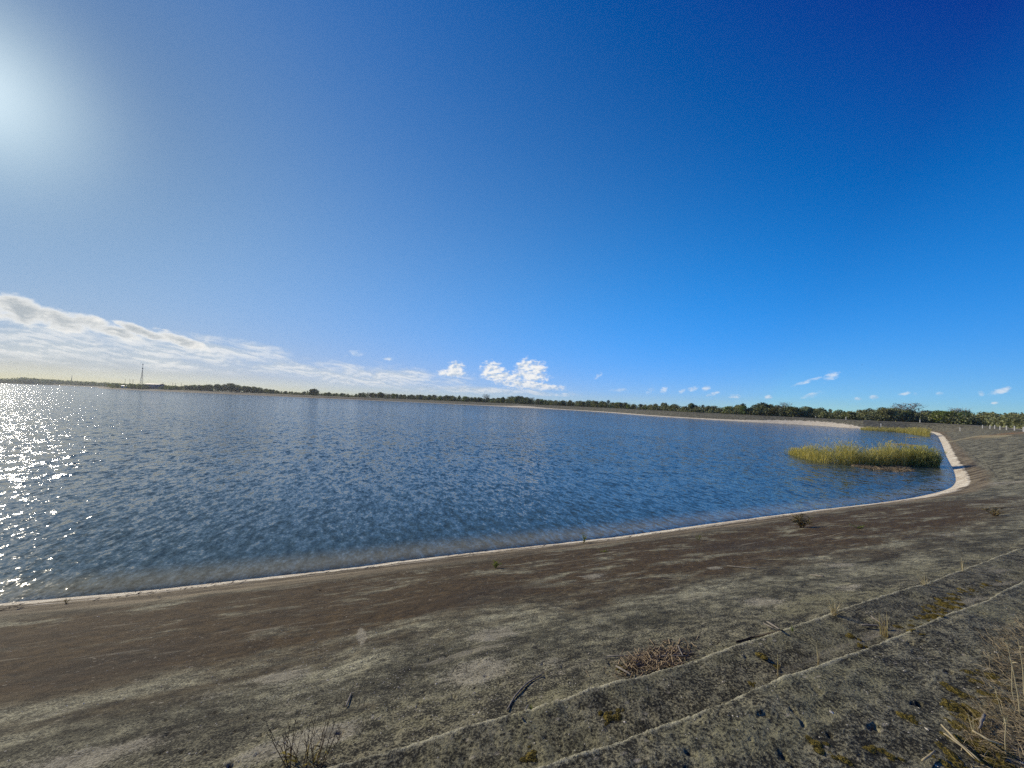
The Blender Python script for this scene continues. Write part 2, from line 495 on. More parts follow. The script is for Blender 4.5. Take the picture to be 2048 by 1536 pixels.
    ck = g.mul(g.step(ce, .0050, .0012), g.step(g.noise(pos, .8, 2.0, .5), .50, .60))
    col = g.mix(g.mul(ck, .85), col, (.014, .012, .008))
    # chalky scrapes running along the slope
    scr = g.mul(g.step(g.noise(g.scaled(V, (.12, 1, 1), rot=(0, 0, .12)), 5.0, 8.0, .65), .58, .68), g.step(n1, .40, .60))
    col = g.mix(g.mul(scr, .75), col, (.32, .29, .20))
    # lichen and the lit rim, both painted pale along the lip of the ledges
    lp = g.attr('lip')
    col = g.mix(g.mul(lp, g.mul(g.step(grain, .40, .54, .25, 1.0), g.step(n2, .30, .48, .65, 1.0))), col, (.47, .44, .29))
    # dry grass in seams, russet grass on the far crest
    col = g.mix(g.mul(gr, g.step(n3, .30, .5)), col, (.33, .29, .16))
    col = g.mix(g.mul(rst, g.step(n2, .35, .6)), col, (.27, .155, .062))
    # sand at the waterline
    edge = g.mul(sw, g.add(g.mad(n2, 1.3, .42), g.mul(g.sub(n5, .5), .5)))
    sandm = g.mul(g.step(g.sub(edge, d), -.06, .10), g.step(d, -.9, -.1))
    sand = g.mix(g.step(g.add(g.mul(n3, .5), g.mul(n5, .5)), .38, .60), (.50, .40, .26), (.90, .82, .60))
    wet = g.step(g.add(z, g.mul(g.sub(n2, .5), .012)),   .014, .002)
    sand = g.mix(g.mul(wet, .75), sand, (.30, .25, .18))
    col = g.mix(sandm, col, sand)
    col = g.mix(g.step(z, -.015, -.10), col, (.30, .25, .15))
    b = g.new('ShaderNodeBsdfPrincipled', {'Base Color': col, 'Roughness': .92, 'Specular IOR Level': .25})
    h = g.add(g.mul(n4, .7), g.add(g.mul(n3, .8), g.mul(g.sub(0.0, hole), .5)))
    bp = g.new('ShaderNodeBump', {'Strength': .9, 'Distance': .026, 'Height': h})
    g.t.links.new(bp.outputs[0], b.inputs['Normal'])
    g.t.links.new(b.outputs[0], out.inputs[0])
    return m

def ground_material():
    m, g, out = mat('rough_grassland')
    pos = g.new('ShaderNodeNewGeometry').outputs['Position']
    n = g.noise(pos, .12, 8.0, .65)
    n2 = g.noise(pos, 1.6, 6.0, .65)
    col = g.mix(g.step(n, .35, .65), (.055, .062, .026), (.125, .110, .055))
    col = g.mix(g.step(n2, .35, .7), g.mix(1.0, col, (.6, .6, .6), 'MULTIPLY'), col)
    road = g.mul(g.attr('road'), g.step(n2, .2, .5, .7, 1.0))
    col = g.mix(road, col, g.mix(g.step(n2, .3, .7), (.30, .28, .23), (.40, .37, .31)))
    b = g.new('ShaderNodeBsdfPrincipled', {'Base Color': col, 'Roughness': .95, 'Specular IOR Level': .2})
    g.t.links.new(b.outputs[0], out.inputs[0])
    return m

def water_material():
    m, g, out = mat('wind_ruffled_water')
    pos = g.new('ShaderNodeNewGeometry').outputs['Position']
    ang = math.atan2(WIND[1], WIND[0])
    V = g.new('ShaderNodeVectorRotate', {'Vector': pos, 'Angle': -ang}, rotation_type='Z_AXIS').outputs[0]
    fine = g.attr('fine'); depth = g.attr('depth')
    gust = g.noise(g.scaled(V, (1.0, .45, 1)), .028, 4.0, .6)
    gust2 = g.noise(g.scaled(V, (1.0, .5, 1)), .11, 4.0, .6)
    gs = g.step(g.mad(gust, .6, g.mul(gust2, .4)), .36, .64, .84, 1.14)
    def slopes(sx, scale, det):
        c = g.noise(g.scaled(V, (1.0, sx, 1)), scale, det, .6, color=True)
        s_ = g.new('ShaderNodeSeparateColor', {0: c}).outputs
        return g.sub(s_[0], .5), g.sub(s_[1], .5)
    a1, b1 = slopes(.45, 4.6, 3.0)        # wavelets of 0.4 m
    a2, b2 = slopes(.55, 15.0, 3.0)        # ripples
    a3, b3 = slopes(.5, 1.6, 3.0)         # short chop, only where the mesh no longer carries it
    k1 = g.mul(gs, g.mad(fine, .80, .10))
    k2 = g.mul(gs, g.mad(fine, .38, .25))
    k3 = g.mul(gs, g.mul(g.m('POWER', fine, 4.0), .95))
    sx = g.add(g.mul(a1, k1), g.add(g.mul(a2, k2), g.mul(a3, k3)))
    sy = g.add(g.mul(b1, k1), g.add(g.mul(b2, k2), g.mul(b3, k3)))
    off = g.new('ShaderNodeVectorRotate', {'Vector': g.comb(sx, sy, 0.0), 'Angle': ang}, rotation_type='Z_AXIS').outputs[0]
    nrm = g.new('ShaderNodeNewGeometry').outputs['Normal']
    nn = g.new('ShaderNodeVectorMath', {0: nrm, 1: off}, operation='ADD').outputs[0]
    nn = g.new('ShaderNodeVectorMath', {0: nn}, operation='NORMALIZE').outputs[0]
    body = g.mix(g.step(depth, .06, .55), (.27, .235, .115), (.052, .080, .070))
    b = g.new('ShaderNodeBsdfPrincipled', {'Base Color': body, 'Roughness': .095, 'IOR': 1.33, 'Normal': nn})
    tr = g.new('ShaderNodeBsdfTransparent', {'Color': (.70, .71, .60)})
    gl = g.new('ShaderNodeBsdfGlossy', {'Color': (1, 1, 1), 'Roughness': .095, 'Normal': nn})
    fr = g.new('ShaderNodeFresnel', {'IOR': 1.33, 'Normal': nn})
    sh = g.new('ShaderNodeMixShader', {0: fr.outputs[0], 1: tr.outputs[0], 2: gl.outputs[0]})
    clear = g.m('POWER', 2.718, g.mul(depth, -9.0))
    mx = g.new('ShaderNodeMixShader', {0: clear, 1: b.outputs[0], 2: sh.outputs[0]})
    g.t.links.new(mx.outputs[0], out.inputs[0])
    return m

# ------------------------------------------------------------------ ground and water sheets (polar grids round the viewpoint)
def polar(rs, us):
    th = np.concatenate([np.arctan(us), np.linspace(math.atan(us[-1]), 2 * np.pi + math.atan(us[0]), 50)[1:-1]])
    T, Rr = np.meshgrid(th, rs)
    x, y = Rr * np.sin(T), Rr * np.cos(T)
    n, mth = x.shape
    i = np.arange(n - 1)[:, None] * mth
    j = np.arange(mth)[None, :]
    j2 = (j + 1) % mth
    q = np.stack([i + j, i + j2, i + mth + j2, i + mth + j], -1).reshape(-1, 4)
    return x.ravel(), y.ravel(), q

def keep(co, quads, attrs, mask):
    """only the faces in mask, with their vertices"""
    q = quads[mask]
    used = np.unique(q)
    remap = np.full(len(co), -1, np.int64)
    remap[used] = np.arange(len(used))
    return co[used], remap[q], {k: v[used] for k, v in attrs.items()}

US = np.arange(-1.72, 1.7201, 1 / 384.5 * .95)
def radii(*segs):
    out = []
    for a, b, k in segs:
        out.append(a * np.exp(np.arange(0, math.log(b / a), k)))
    return np.concatenate(out + [[segs[-1][1]]])

gx, gy, gq = polar(np.concatenate([[0.02, .3, .6], radii((.8, 45, .0058), (45, 400, .012), (400, 2200, .03))]), US)
SH = shore(gx, gy)
gz = ground_z(gx, gy, SH)
d_, zc_, dc_, sw_ = SH
s_, v_ = su(gx, gy)
r_ = np.hypot(gx, gy)
def patch(lst):
    out = np.zeros_like(gx)
    near_ = (r_ < 45)
    for px, py, rx, ry, amt in lst:
        c = su(*slope_pt(px, py)[:2])
        hs = max(abs(su(*slope_pt(px + rx, py)[:2])[0] - su(*slope_pt(px - rx, py)[:2])[0]) / 2, .06)
        hv = max(abs(su(*slope_pt(px, py + ry)[:2])[1] - su(*slope_pt(px, py - ry)[:2])[1]) / 2, .05)
        sl_ = .0
        q = ((s_ - c[0]) / hs) ** 2 + ((v_ - c[1]) / hv) ** 2
        out = np.maximum(out, amt * np.exp(-q * .9) * near_)
    return out
pale = patch([(985, 1275, 80, 20, .8), (723, 1272, 12, 24, .95), (560, 1350, 80, 26, .7), (960, 1345, 120, 34, .75), (1110, 1330, 80, 26, .6), (1430, 1136, 36, 5, .8), (1185, 1152, 55, 8, .75), (1520, 1205, 90, 22, .75), (1680, 1128, 80, 10, .75),
              (220, 1505, 260, 30, .8), (620, 1480, 170, 28, .7), (1700, 1178, 90, 12, .7), (1960, 985, 70, 10, .8), (1960, 1015, 80, 7, .7), (1330, 1180, 60, 8, .6), (1240, 1255, 60, 12, .6), (400, 1395, 110, 18, .6), (1900, 1070, 90, 8, .65), (1830, 1040, 60, 5, .7), (1340, 1230, 60, 12, .55)])
stain = patch([(250, 1320, 240, 44, .8), (950, 1195, 240, 26, .85), (1480, 1090, 240, 16, .95), (120, 1270, 160, 24, .6), (560, 1230, 160, 22, .6), (1250, 1300, 90, 16, .5), (720, 1420, 120, 16, .55), (1180, 1215, 110, 16, .7), (1600, 1100, 130, 10, .8), (1960, 950, 60, 7, .8), (480, 1440, 120, 12, .6), (1000, 1310, 60, 8, .6)])
lipm = np.zeros_like(gx)
for L in (LA, LB):
    off = np.interp(s_, L[:, 0], L[:, 1])
    k = v_ - off - .010 * perlin(s_ * 9, s_ * 0 + 3)
    lipm = np.maximum(lipm, sstep(k, -.02, .0) * sstep(k, .048, .02) * sstep(r_, 60, 20))
grs = np.zeros_like(gx)
def seam_mask(pa, pb, w):
    ax, ay = pa; bx, by = pb
    ex, ey = bx - ax, by - ay
    t = np.clip(((gx - ax) * ex + (gy - ay) * ey) / (ex * ex + ey * ey), 0, 1)
    dd = np.hypot(gx - ax - t * ex, gy - ay - t * ey)
    wob = 1 + .6 * perlin(gx * .5, gy * .5)
    return sstep(dd, w * 1.3 * wob, w * .5 * wob)
def lvl(px, py, z): return tuple(on_level(px, py, z)[:2])
SEAM0, SEAM1, SEAM2 = lvl(1896, 882, .55), lvl(1955, 872, 1.6), lvl(2014, 866, 2.9)
grs = np.maximum(seam_mask(SEAM0, SEAM1, .8), seam_mask(SEAM1, SEAM2, 1.1))
gz = gz + .12 * grs * (d_ > .3)
rust = np.zeros_like(gx)
for px, py, z, rad in ((1770, 846.5, 2.7, 8), (1820, 848, 2.7, 7), (2035, 868, 2.6, 5), (2060, 872, 2.4, 5), (1325, 821, 2.6, 12), (1275, 818, 2.6, 10), (1740, 845, 2.6, 6)):
    qx, qy = lvl(px, py, z)
    rust = np.maximum(rust, np.exp(-((gx - qx) ** 2 + (gy - qy) ** 2) / rad ** 2))
co = np.stack([gx, gy, gz], 1)
dq = d_[gq].max(1); dqn = d_[gq].min(1)
crest = (d_ - dc_)[gq].mean(1)
road = sstep(np.abs(d_ - dc_ - 3.6), 2.2, 1.6)
bank_mask = (dq > -22) & (crest < .9)
lin = lining_material()
c1, q1, at1 = keep(co, gq, dict(shore_d=d_, sand=sw_, lip=lipm, dry_grass=grs, rust=rust, pale=pale, stain=stain), bank_mask)
bank = np_mesh('embankment', c1, q1, lin)
for k, v in at1.items(): put_attr(bank, k, v)
tag(bank, 'dark weathered stepped concrete slope of the reservoir with a pale sand line at the water', 'embankment', kind='structure')
c2, q2, at2 = keep(co, gq, dict(road=road), (crest >= .9) & (dq > -22))
land = np_mesh('ground', c2, q2, ground_material())
for k, v in at2.items(): put_attr(land, k, v)
tag(land, 'grassy ground and pale track behind the crest of the bank', 'ground', kind='structure')

WIND = np.array([.93, .36]); WIND /= np.linalg.norm(WIND)
wx, wy, wq = polar(np.concatenate([[.5, 4], radii((7, 110, .0050), (110, 2150, .016))]), US)
SW = shore(wx, wy)
wr = np.hypot(wx, wy)
wz = np.zeros_like(wx)
dr = wr * .0050
wrng = np.random.default_rng(11)
var = np.zeros_like(wx); tot = 0.0
shoal = sstep(-SW[0], 0.0, 4.0)
for i in range(70):
    lam = .17 * (4.2 ** wrng.random())
    th = math.atan2(WIND[1], WIND[0]) + wrng.normal(0, .30)
    k = 2 * np.pi / lam
    slope = .0078 * (lam / .8) ** (-.5)
    f = sstep(lam / dr, 2.2, 4.2)
    env = .75 + .5 * perlin(wx / (lam * 7) + i * 3.1, wy / (lam * 7) + i)
    wz += f * env * slope / k * np.sin(k * (wx * math.cos(th) + wy * math.sin(th)) + wrng.uniform(0, 6.28))
    var += f * f * slope ** 2; tot += slope ** 2
wz = wz * (.25 + .75 * shoal)
wz = wz + .55 * np.abs(wz) * sstep(wr, 120, 40)            # sharper crests
fine = 1 - var / tot
wdepth = np.maximum(-SW[0], 0) * .286
wd = SW[0][wq]
c3, q3, at3 = keep(np.stack([wx, wy, wz], 1), wq, dict(fine=fine, depth=wdepth), (wd.min(1) < 1.0))
water = np_mesh('water', c3, q3, water_material())
for k, v in at3.items(): put_attr(water, k, v)
tag(water, 'blue reservoir water ruffled by wind', 'water', kind='structure')
#OBJECTS
# ------------------------------------------------------------------ materials of plants and things
def simple(name, c0, c1=None, scale=6.0, rough=.8, trans=0.0, byobj=0.0, face=None, metal=0.0, spec=.3):
    m, g, out = mat(name)
    co = g.new('ShaderNodeTexCoord').outputs['Object']
    c1 = c1 or tuple(v * .6 for v in c0)
    f = g.noise(co, scale, 5.0, .65)
    if face:
        f = g.m('ADD', g.mul(f, .35), g.mul(g.attr(face), .75))
    col = g.mix(g.step(f, .25, .75), c1, c0)
    if byobj:
        rnd = g.new('ShaderNodeObjectInfo').outputs['Random']
        hs = g.new('ShaderNodeHueSaturation', {'Hue': g.mad(rnd, .05 * byobj, .5 - .025 * byobj), 'Saturation': g.mad(rnd, -.35 * byobj, 1.1),
                                               'Value': g.mad(g.m('FRACT', g.mul(rnd, 7.31)), .7 * byobj, 1 - .35 * byobj), 'Color': col})
        col = hs.outputs[0]
    b = g.new('ShaderNodeBsdfPrincipled', {'Base Color': col, 'Roughness': rough, 'Specular IOR Level': spec, 'Metallic': metal})
    s = b.outputs[0]
    if trans:
        t = g.new('ShaderNodeBsdfTranslucent', {'Color': g.mix(1.0, col, (1.5, 1.45, .75), 'MULTIPLY')})
        s = g.new('ShaderNodeMixShader', {0: trans, 1: s, 2: t.outputs[0]}).outputs[0]
    g.t.links.new(s, out.inputs[0])
    return m

M = dict(
    oak=simple('dark_oak_leaves', (.205, .230, .075), (.060, .074, .027), 1.4, trans=.22, byobj=1.0, face='tint'),
    olive=simple('olive_leaves', (.215, .22, .085), (.070, .076, .031), 1.4, trans=.22, byobj=1.0, face='tint'),
    bright=simple('bright_leaves', (.19, .25, .055), (.065, .095, .022), 1.4, trans=.30, byobj=.7, face='tint'),
    palm=simple('palm_fronds', (.085, .092, .036), (.026, .033, .012), 1.4, trans=.18, byobj=.8, face='tint'),
    bark=simple('grey_bark', (.17, .15, .12), (.07, .06, .05), 3.0, .9),
    bare=simple('bleached_branches', (.27, .23, .19), (.15, .125, .10), 3.0, .9),
    reed=simple('reed_blades', (.56, .49, .18), (.23, .23, .075), .6, .6, trans=.42, face='tint'),
    reedg=simple('green_reed_blades', (.47, .44, .15), (.16, .18, .055), .6, .6, trans=.38, face='tint'),
    straw=simple('dry_straw', (.58, .50, .31), (.30, .24, .14), 30.0, .7, trans=.25, face='tint'),
    thatch=simple('brown_thatch', (.52, .42, .26), (.16, .12, .07), 20.0, .85, trans=.2, face='tint'),
    weed=simple('weed_leaves', (.21, .26, .06), (.085, .125, .026), 20.0, .55, trans=.4, face='tint'),
    dryweed=simple('dry_weed_leaves', (.27, .215, .105), (.105, .082, .042), 20.0, .7, trans=.3, face='tint'),
    yellowleaf=simple('yellowing_leaves', (.36, .30, .13), (.15, .125, .055), 20.0, .6, trans=.35, face='tint'),
    stem=simple('brown_stems', (.165, .105, .06), (.07, .045, .027), 40.0, .8),
    moss=simple('olive_moss', (.200, .150, .026), (.050, .042, .010), 60.0, .95, face='tint'),
    stick=simple('grey_driftwood', (.30, .27, .22), (.14, .12, .095), 25.0, .85),
    darkwood=simple('dark_driftwood', (.075, .058, .044), (.030, .024, .019), 25.0, .9),
    post=simple('white_painted_post', (.74, .72, .66), (.52, .49, .43), 4.0, .7),
    steel=simple('galvanised_steel', (.20, .21, .22), (.13, .135, .14), 1.0, .5, metal=.4),
    pole=simple('weathered_pole', (.13, .115, .10), (.08, .07, .06), 1.0, .85),
    shed=simple('blue_grey_cladding', (.13, .17, .25), (.09, .115, .17), .3, .6),
    roof=simple('dark_sheet_roof', (.060, .075, .11), (.04, .05, .075), .3, .5),
    white=simple('white_panel', (.80, .79, .76), (.66, .65, .62), .8, .5),
    pebble=simple('pale_chips', (.66, .60, .46), (.30, .265, .19), 60.0, .9, face='tint'),
    litter=simple('dead_reed_mat', (.38, .29, .17), (.11, .08, .045), 2.5, .9, face='tint'),
    feather=simple('dark_feathers', (.03, .03, .032), (.02, .02, .02), 5.0, .7),
)

class Bag:
    """collects faces with a per-face tint, built as one mesh"""
    def __init__(self): self.v, self.f, self.t = [], [], []
    def face(self, pts, tint=.5):
        n = len(self.v)
        self.v += [tuple(p) for p in pts]
        self.f.append(tuple(range(n, n + len(pts))))
        self.t.append(tint)
    def blade(self, base, tip, w, bend=(0, 0, 0), n=3, tint=.5, side=None):
        """narrow tapering leaf from base to tip, bowed by bend"""
        base, tip, bend = Vector(base), Vector(tip), Vector(bend)
        ax = tip - base
        sd = Vector(side) if side else ax.cross(Vector((random.gauss(0, 1), random.gauss(0, 1), random.gauss(0, .3))))
        if sd.length < 1e-6: sd = Vector((1, 0, 0))
        sd.normalize()
        k = len(self.v)
        for i in range(n + 1):
            u = i / n
            p = base + ax * u + bend * (4 * u * (1 - u)) + bend * (u * u * .5)
            ww = w * (1 - u ** 1.6) * .5 + w * .04
            self.v += [tuple(p - sd * ww), tuple(p + sd * ww)]
        for i in range(n):
            self.f.append((k + 2 * i, k + 2 * i + 1, k + 2 * i + 3, k + 2 * i + 2))
            self.t.append(tint)
    def tube(self, path, radii, sides=6, tint=.5, cap=True):
        path = [Vector(p) for p in path]
        k = len(self.v)
        for i, p in enumerate(path):
            a = path[max(i - 1, 0)]; b = path[min(i + 1, len(path) - 1)]
            d = (b - a).normalized()
            u = d.cross(Vector((.31, .17, .94)))
            if u.length < .05: u = d.cross(Vector((1, 0, 0)))
            u.normalize(); w = d.cross(u)
            r = radii[i] if isinstance(radii, (list, tuple)) else radii
            for j in range(sides):
                q = 2 * math.pi * j / sides
                self.v.append(tuple(p + u * (r * math.cos(q)) + w * (r * math.sin(q))))
        for i in range(len(path) - 1):
            for j in range(sides):
                j2 = (j + 1) % sides
                self.f.append((k + i * sides + j, k + i * sides + j2, k + (i + 1) * sides + j2, k + (i + 1) * sides + j))
                self.t.append(tint)
        if cap:
            self.f.append(tuple(k + j for j in range(sides))[::-1]); self.t.append(tint)
            e = k + (len(path) - 1) * sides
            self.f.append(tuple(e + j for j in range(sides))); self.t.append(tint)
    def box(self, c, s, tint=.5, rz=0.0):
        c = Vector(c); k = len(self.v)
        for z in (-1, 1):
            for x, y in ((-1, -1), (1, -1), (1, 1), (-1, 1)):
                q = Vector((x * s[0] / 2, y * s[1] / 2, z * s[2] / 2)); q.rotate(Euler((0, 0, rz)))
                self.v.append(tuple(c + q))
        for q in ((0, 3, 2, 1), (4, 5, 6, 7), (0, 1, 5, 4), (1, 2, 6, 5), (2, 3, 7, 6), (3, 0, 4, 7)):
            self.f.append(tuple(k + i for i in q)); self.t.append(tint)
    def build(self, name, material, parent=None, smooth=False):
        o = mesh_obj(name, self.v, self.f, material, parent, smooth)
        a = o.data.attributes.new('tint', 'FLOAT', 'FACE')
        a.data.foreach_set('value', np.array(self.t, dtype=np.float32))
        return o

def gnd(x, y):
    return float(ground_z(np.array([x]), np.array([y]))[0])

# ------------------------------------------------------------------ trees
def leafy_crown(rnd, h, w, lobes, n, leaf, low=.12, flat=.8):
    """leaf clumps spread through a few overlapping lobes, ragged at the rim; unit tree of height h"""
    b = Bag()
    L = []
    for i in range(lobes):
        a = rnd.uniform(0, 6.283); q = rnd.uniform(.05, .62) * w / 2
        z = h * rnd.uniform(low + .22, .80)
        r = w * rnd.uniform(.20, .36)
        L.append((q * math.cos(a), q * math.sin(a), z, r, r * flat * rnd.uniform(.7, 1.0), rnd.uniform(-.22, .22)))
    L.append((rnd.uniform(-.1, .1) * w, rnd.uniform(-.1, .1) * w, h * .80, w * .26, h * .20, .1))
    for i in range(n):
        cx, cy, cz, r, rz, tn = rnd.choice(L)
        d = Vector((rnd.gauss(0, 1), rnd.gauss(0, 1), rnd.gauss(0, 1))).normalized()
        q = rnd.uniform(.45, 1.0) ** .5 * rnd.choice((1, 1, 1, 1.14))
        p = Vector((cx + d.x * r * q, cy + d.y * r * q, cz + d.z * rz * q))
        p.z = min(max(p.z, h * low), h * 1.02)
        nrm = (d + Vector((rnd.gauss(0, .55), rnd.gauss(0, .55), rnd.gauss(0, .55) + .25))).normalized()
        u = nrm.orthogonal().normalized(); v = nrm.cross(u)
        a = rnd.uniform(0, 6.283); s = leaf * rnd.uniform(.55, 1.25)
        u, v = (u * math.cos(a) + v * math.sin(a)) * s, (v * math.cos(a) - u * math.sin(a)) * s * rnd.uniform(.5, .9)
        b.face((p - u - v * .4, p + u * .2 - v, p + u + v * .3, p - u * .1 + v), min(max(.5 + tn + rnd.gauss(0, .24), 0), 1))
    return b

def limbs(rnd, h, w, n, r0, top=.62):
    b = Bag()
    b.tube([(0, 0, -.3), (rnd.uniform(-.1, .1), rnd.uniform(-.1, .1), h * .22), (rnd.uniform(-.2, .2), rnd.uniform(-.2, .2), h * top)], [r0 * 1.25, r0, r0 * .45])
    for i in range(n):
        a = rnd.uniform(0, 6.283); z = h * rnd.uniform(.16, .45); q = w * rnd.uniform(.22, .42)
        b.tube([(0, 0, z), (q * .5 * math.cos(a), q * .5 * math.sin(a), z + h * .12), (q * math.cos(a), q * math.sin(a), min(z + h * rnd.uniform(.2, .4), h * .9))], [r0 * .55, r0 * .36, r0 * .12], 5)
    return b

PROTO = {}
def tree_proto(kind, k):
    rnd = random.Random(hash((len(kind), k)) & 0xffff)
    root = empty('tree')
    H = 10.0
    if kind == 'oak':
        root.name = 'oak_tree'
        leafy_crown(rnd, H, 11.0, 8, 1500, .52, .10).build('crown', M['oak'], root)
        limbs(rnd, H, 11.0, 5, .26).build('trunk', M['bark'], root)
    elif kind == 'olive':
        root.name = 'broadleaf_tree'
        leafy_crown(rnd, H, 9.0, 9, 1250, .46, .12, .9).build('crown', M['olive'], root)
        limbs(rnd, H, 9.0, 5, .20).build('trunk', M['bark'], root)
    elif kind == 'bright':
        root.name = 'bushy_tree'
        leafy_crown(rnd, H, 10.5, 7, 1300, .48, .03, .9).build('crown', M['bright'], root)
        limbs(rnd, H, 10.0, 4, .16).build('trunk', M['bark'], root)
    elif kind == 'palm':
        root.name = 'palm_tree'
        b = Bag()
        b.tube([(0, 0, -.3), (.1, .05, 3.5), (.25, 0, 7.0), (.3, .05, 8.6)], [.26, .20, .19, .21], 7)
        b.build('trunk', M['bark'], root)
        c = Bag()
        for i in range(44):
            a = rnd.uniform(0, 6.283); e = rnd.uniform(-.9, 1.3)
            d = Vector((math.cos(a) * math.cos(e), math.sin(a) * math.cos(e), math.sin(e)))
            p = Vector((.3, .05, 8.6)); t = p + d * rnd.uniform(1.2, 1.9)
            t.z -= .35
            sd = d.cross(Vector((0, 0, 1))).normalized()
            tn = rnd.uniform(.1, .9)
            mid = p + d * .75 + Vector((0, 0, .1))
            c.face((p, mid - sd * .12, t - sd * .42, t + Vector((0, 0, -.25)), t + sd * .42, mid + sd * .12), tn)
            c.face((mid, t + sd * .2 + Vector((0, 0, -.5)), t + Vector((0, 0, -.6)) - sd * .2), tn)
        c.build('crown', M['palm'], root)
    elif kind == 'bare':
        root.name = 'bare_tree'
        b = limbs(rnd, H, 7.0, 6, .17, .8)
        b.build('trunk', M['bare'], root)
        c = Bag()
        for i in range(150):
            a = rnd.uniform(0, 6.283); q = rnd.uniform(.5, 3.4); z = H * rnd.uniform(.45, .95)
            p = Vector((q * math.cos(a), q * math.sin(a), z))
            e = p + Vector((rnd.gauss(0, .5) + math.cos(a) * .5, rnd.gauss(0, .5) + math.sin(a) * .5, rnd.uniform(.2, 1.0)))
            c.tube([p - (e - p) * .8, p, e], [.06, .045, .015], 4)
        for i in range(60):
            a = rnd.uniform(0, 6.283); q = rnd.uniform(.5, 3.4); z = H * rnd.uniform(.55, .98)
            p = Vector((q * math.cos(a), q * math.sin(a), z)); u = Vector((rnd.gauss(0, 1), rnd.gauss(0, 1), rnd.gauss(0, 1))).normalized() * .3; v = u.orthogonal().normalized() * .2
            c.face((p - u, p + v, p + u, p - v), rnd.random())
        c.build('crown', M['bare'], root)
    return root

TEXT = dict(
    oak=('dark green round-crowned oak', 'oak tree'), olive=('olive grey-green loose-crowned tree', 'tree'), bright=('bright green bushy tree', 'tree'),
    palm=('slim round-headed palm', 'palm tree'), bare=('bare pale-branched tree', 'tree'))
used_proto = set()
def plant_tree(kind, k, x, y, h, widen, rz, label, group, zbase=None):
    key = (kind, k)
    if key not in PROTO: PROTO[key] = tree_proto(kind, k)
    root = PROTO[key]
    z = gnd(x, y) if zbase is None else zbase
    sxy = h / 10 * widen
    if key in used_proto:
        root = dup(root, (x, y, z), rz, (sxy, sxy, h / 10))
    else:
        used_proto.add(key)
        root.location, root.rotation_euler, root.scale = (x, y, z), (0, 0, rz), (sxy, sxy, h / 10)
    return tag(root, label, TEXT[kind][1], group)

TOPS = [(-60, 757), (0, 757), (45, 754), (100, 758), (150, 761), (200, 764), (250, 767), (300, 769), (345, 771), (400, 769), (430, 768), (460, 767), (480, 770), (500, 772), (530, 776), (560, 781), (600, 783),
        (615, 781), (650, 784), (700, 787), (715, 786), (730, 783), (760, 784), (800, 788), (850, 789), (900, 790), (960, 794), (990, 796), (1020, 792), (1040, 791), (1060, 794), (1090, 798), (1120, 800),
        (1150, 800), (1190, 799), (1210, 801), (1240, 804), (1300, 807), (1320, 805), (1345, 807), (1370, 811), (1387, 808), (1410, 810), (1450, 812), (1487, 809), (1500, 812), (1520, 807), (1560, 808),
        (1590, 811), (1620, 813), (1640, 814), (1660, 817), (1700, 819), (1725, 818), (1750, 813), (1770, 814), (1800, 814), (1820, 818), (1850, 820), (1880, 819), (1900, 819), (1915, 818), (1950, 821),
        (1990, 823), (2020, 823), (2060, 823), (2150, 826), (2300, 830)]
TX, TY = np.array([t[0] for t in TOPS]), np.array([t[1] for t in TOPS])
def far_ground(px, extra):
    """point beyond the far crest, in the direction of column px"""
    d = ray(px, 765 + .0395 * px)
    u = Vector((d.x, d.y)).normalized()
    t = np.arange(40, 1700, 1.0)
    dd, zc, dc, _ = shore(u.x * t, u.y * t)
    wet = np.where(dd < 0)[0]
    start = wet[-1] if len(wet) else 40
    k = start + int(np.argmax(dd[start:] > dc[start:]))
    r = t[k] + extra
    return Vector((u.x * r, u.y * r)), r
def top_height(px, py, p):
    """world height of photograph row py above column px at ground point p"""
    d = ray(px, py)
    s = math.hypot(p.x, p.y) / math.hypot(d.x, d.y)
    return EYE.z + d.z * s

rt = random.Random(21)
SECT = [(2300, 1905, 'on the right behind the row of white posts'), (1905, 1700, 'at the corner of the bank behind the far reeds'), (1700, 1440, 'above the white sand of the far bank'),
        (1440, 1160, 'on the middle of the far bank'), (1160, 880, 'below the tall white cumulus'), (880, 560, 'on the low far shore left of the cumulus'), (560, 330, 'on the spit right of the blue shed')]
def section(px):
    for a, b, t in SECT:
        if b <= px <= a: return t
    return SECT[-1][2]
def add_tree(kind, px, extra, topy, widen=1.0, label=None, group=None, lift=0.0):
    if px > 1950: extra += 26 + (px - 1950) * .12
    p, r = far_ground(px, extra)
    z = gnd(p.x, p.y)
    h = max(top_height(px, topy, p) - z, 2.2)
    sec = section(px)
    depth = 'front' if extra < 16 else 'back'
    lab = label or f'{TEXT[kind][0]}, {depth} row, {sec}'
    grp = group if group is not None else (None if label else f'{TEXT[kind][1]}s {sec}, {kind} {depth}')
    return plant_tree(kind, rt.randrange(3) if kind in ('oak', 'olive', 'bright') else rt.randrange(2), p.x, p.y, h, widen, rt.uniform(0, 6.28), lab, grp)

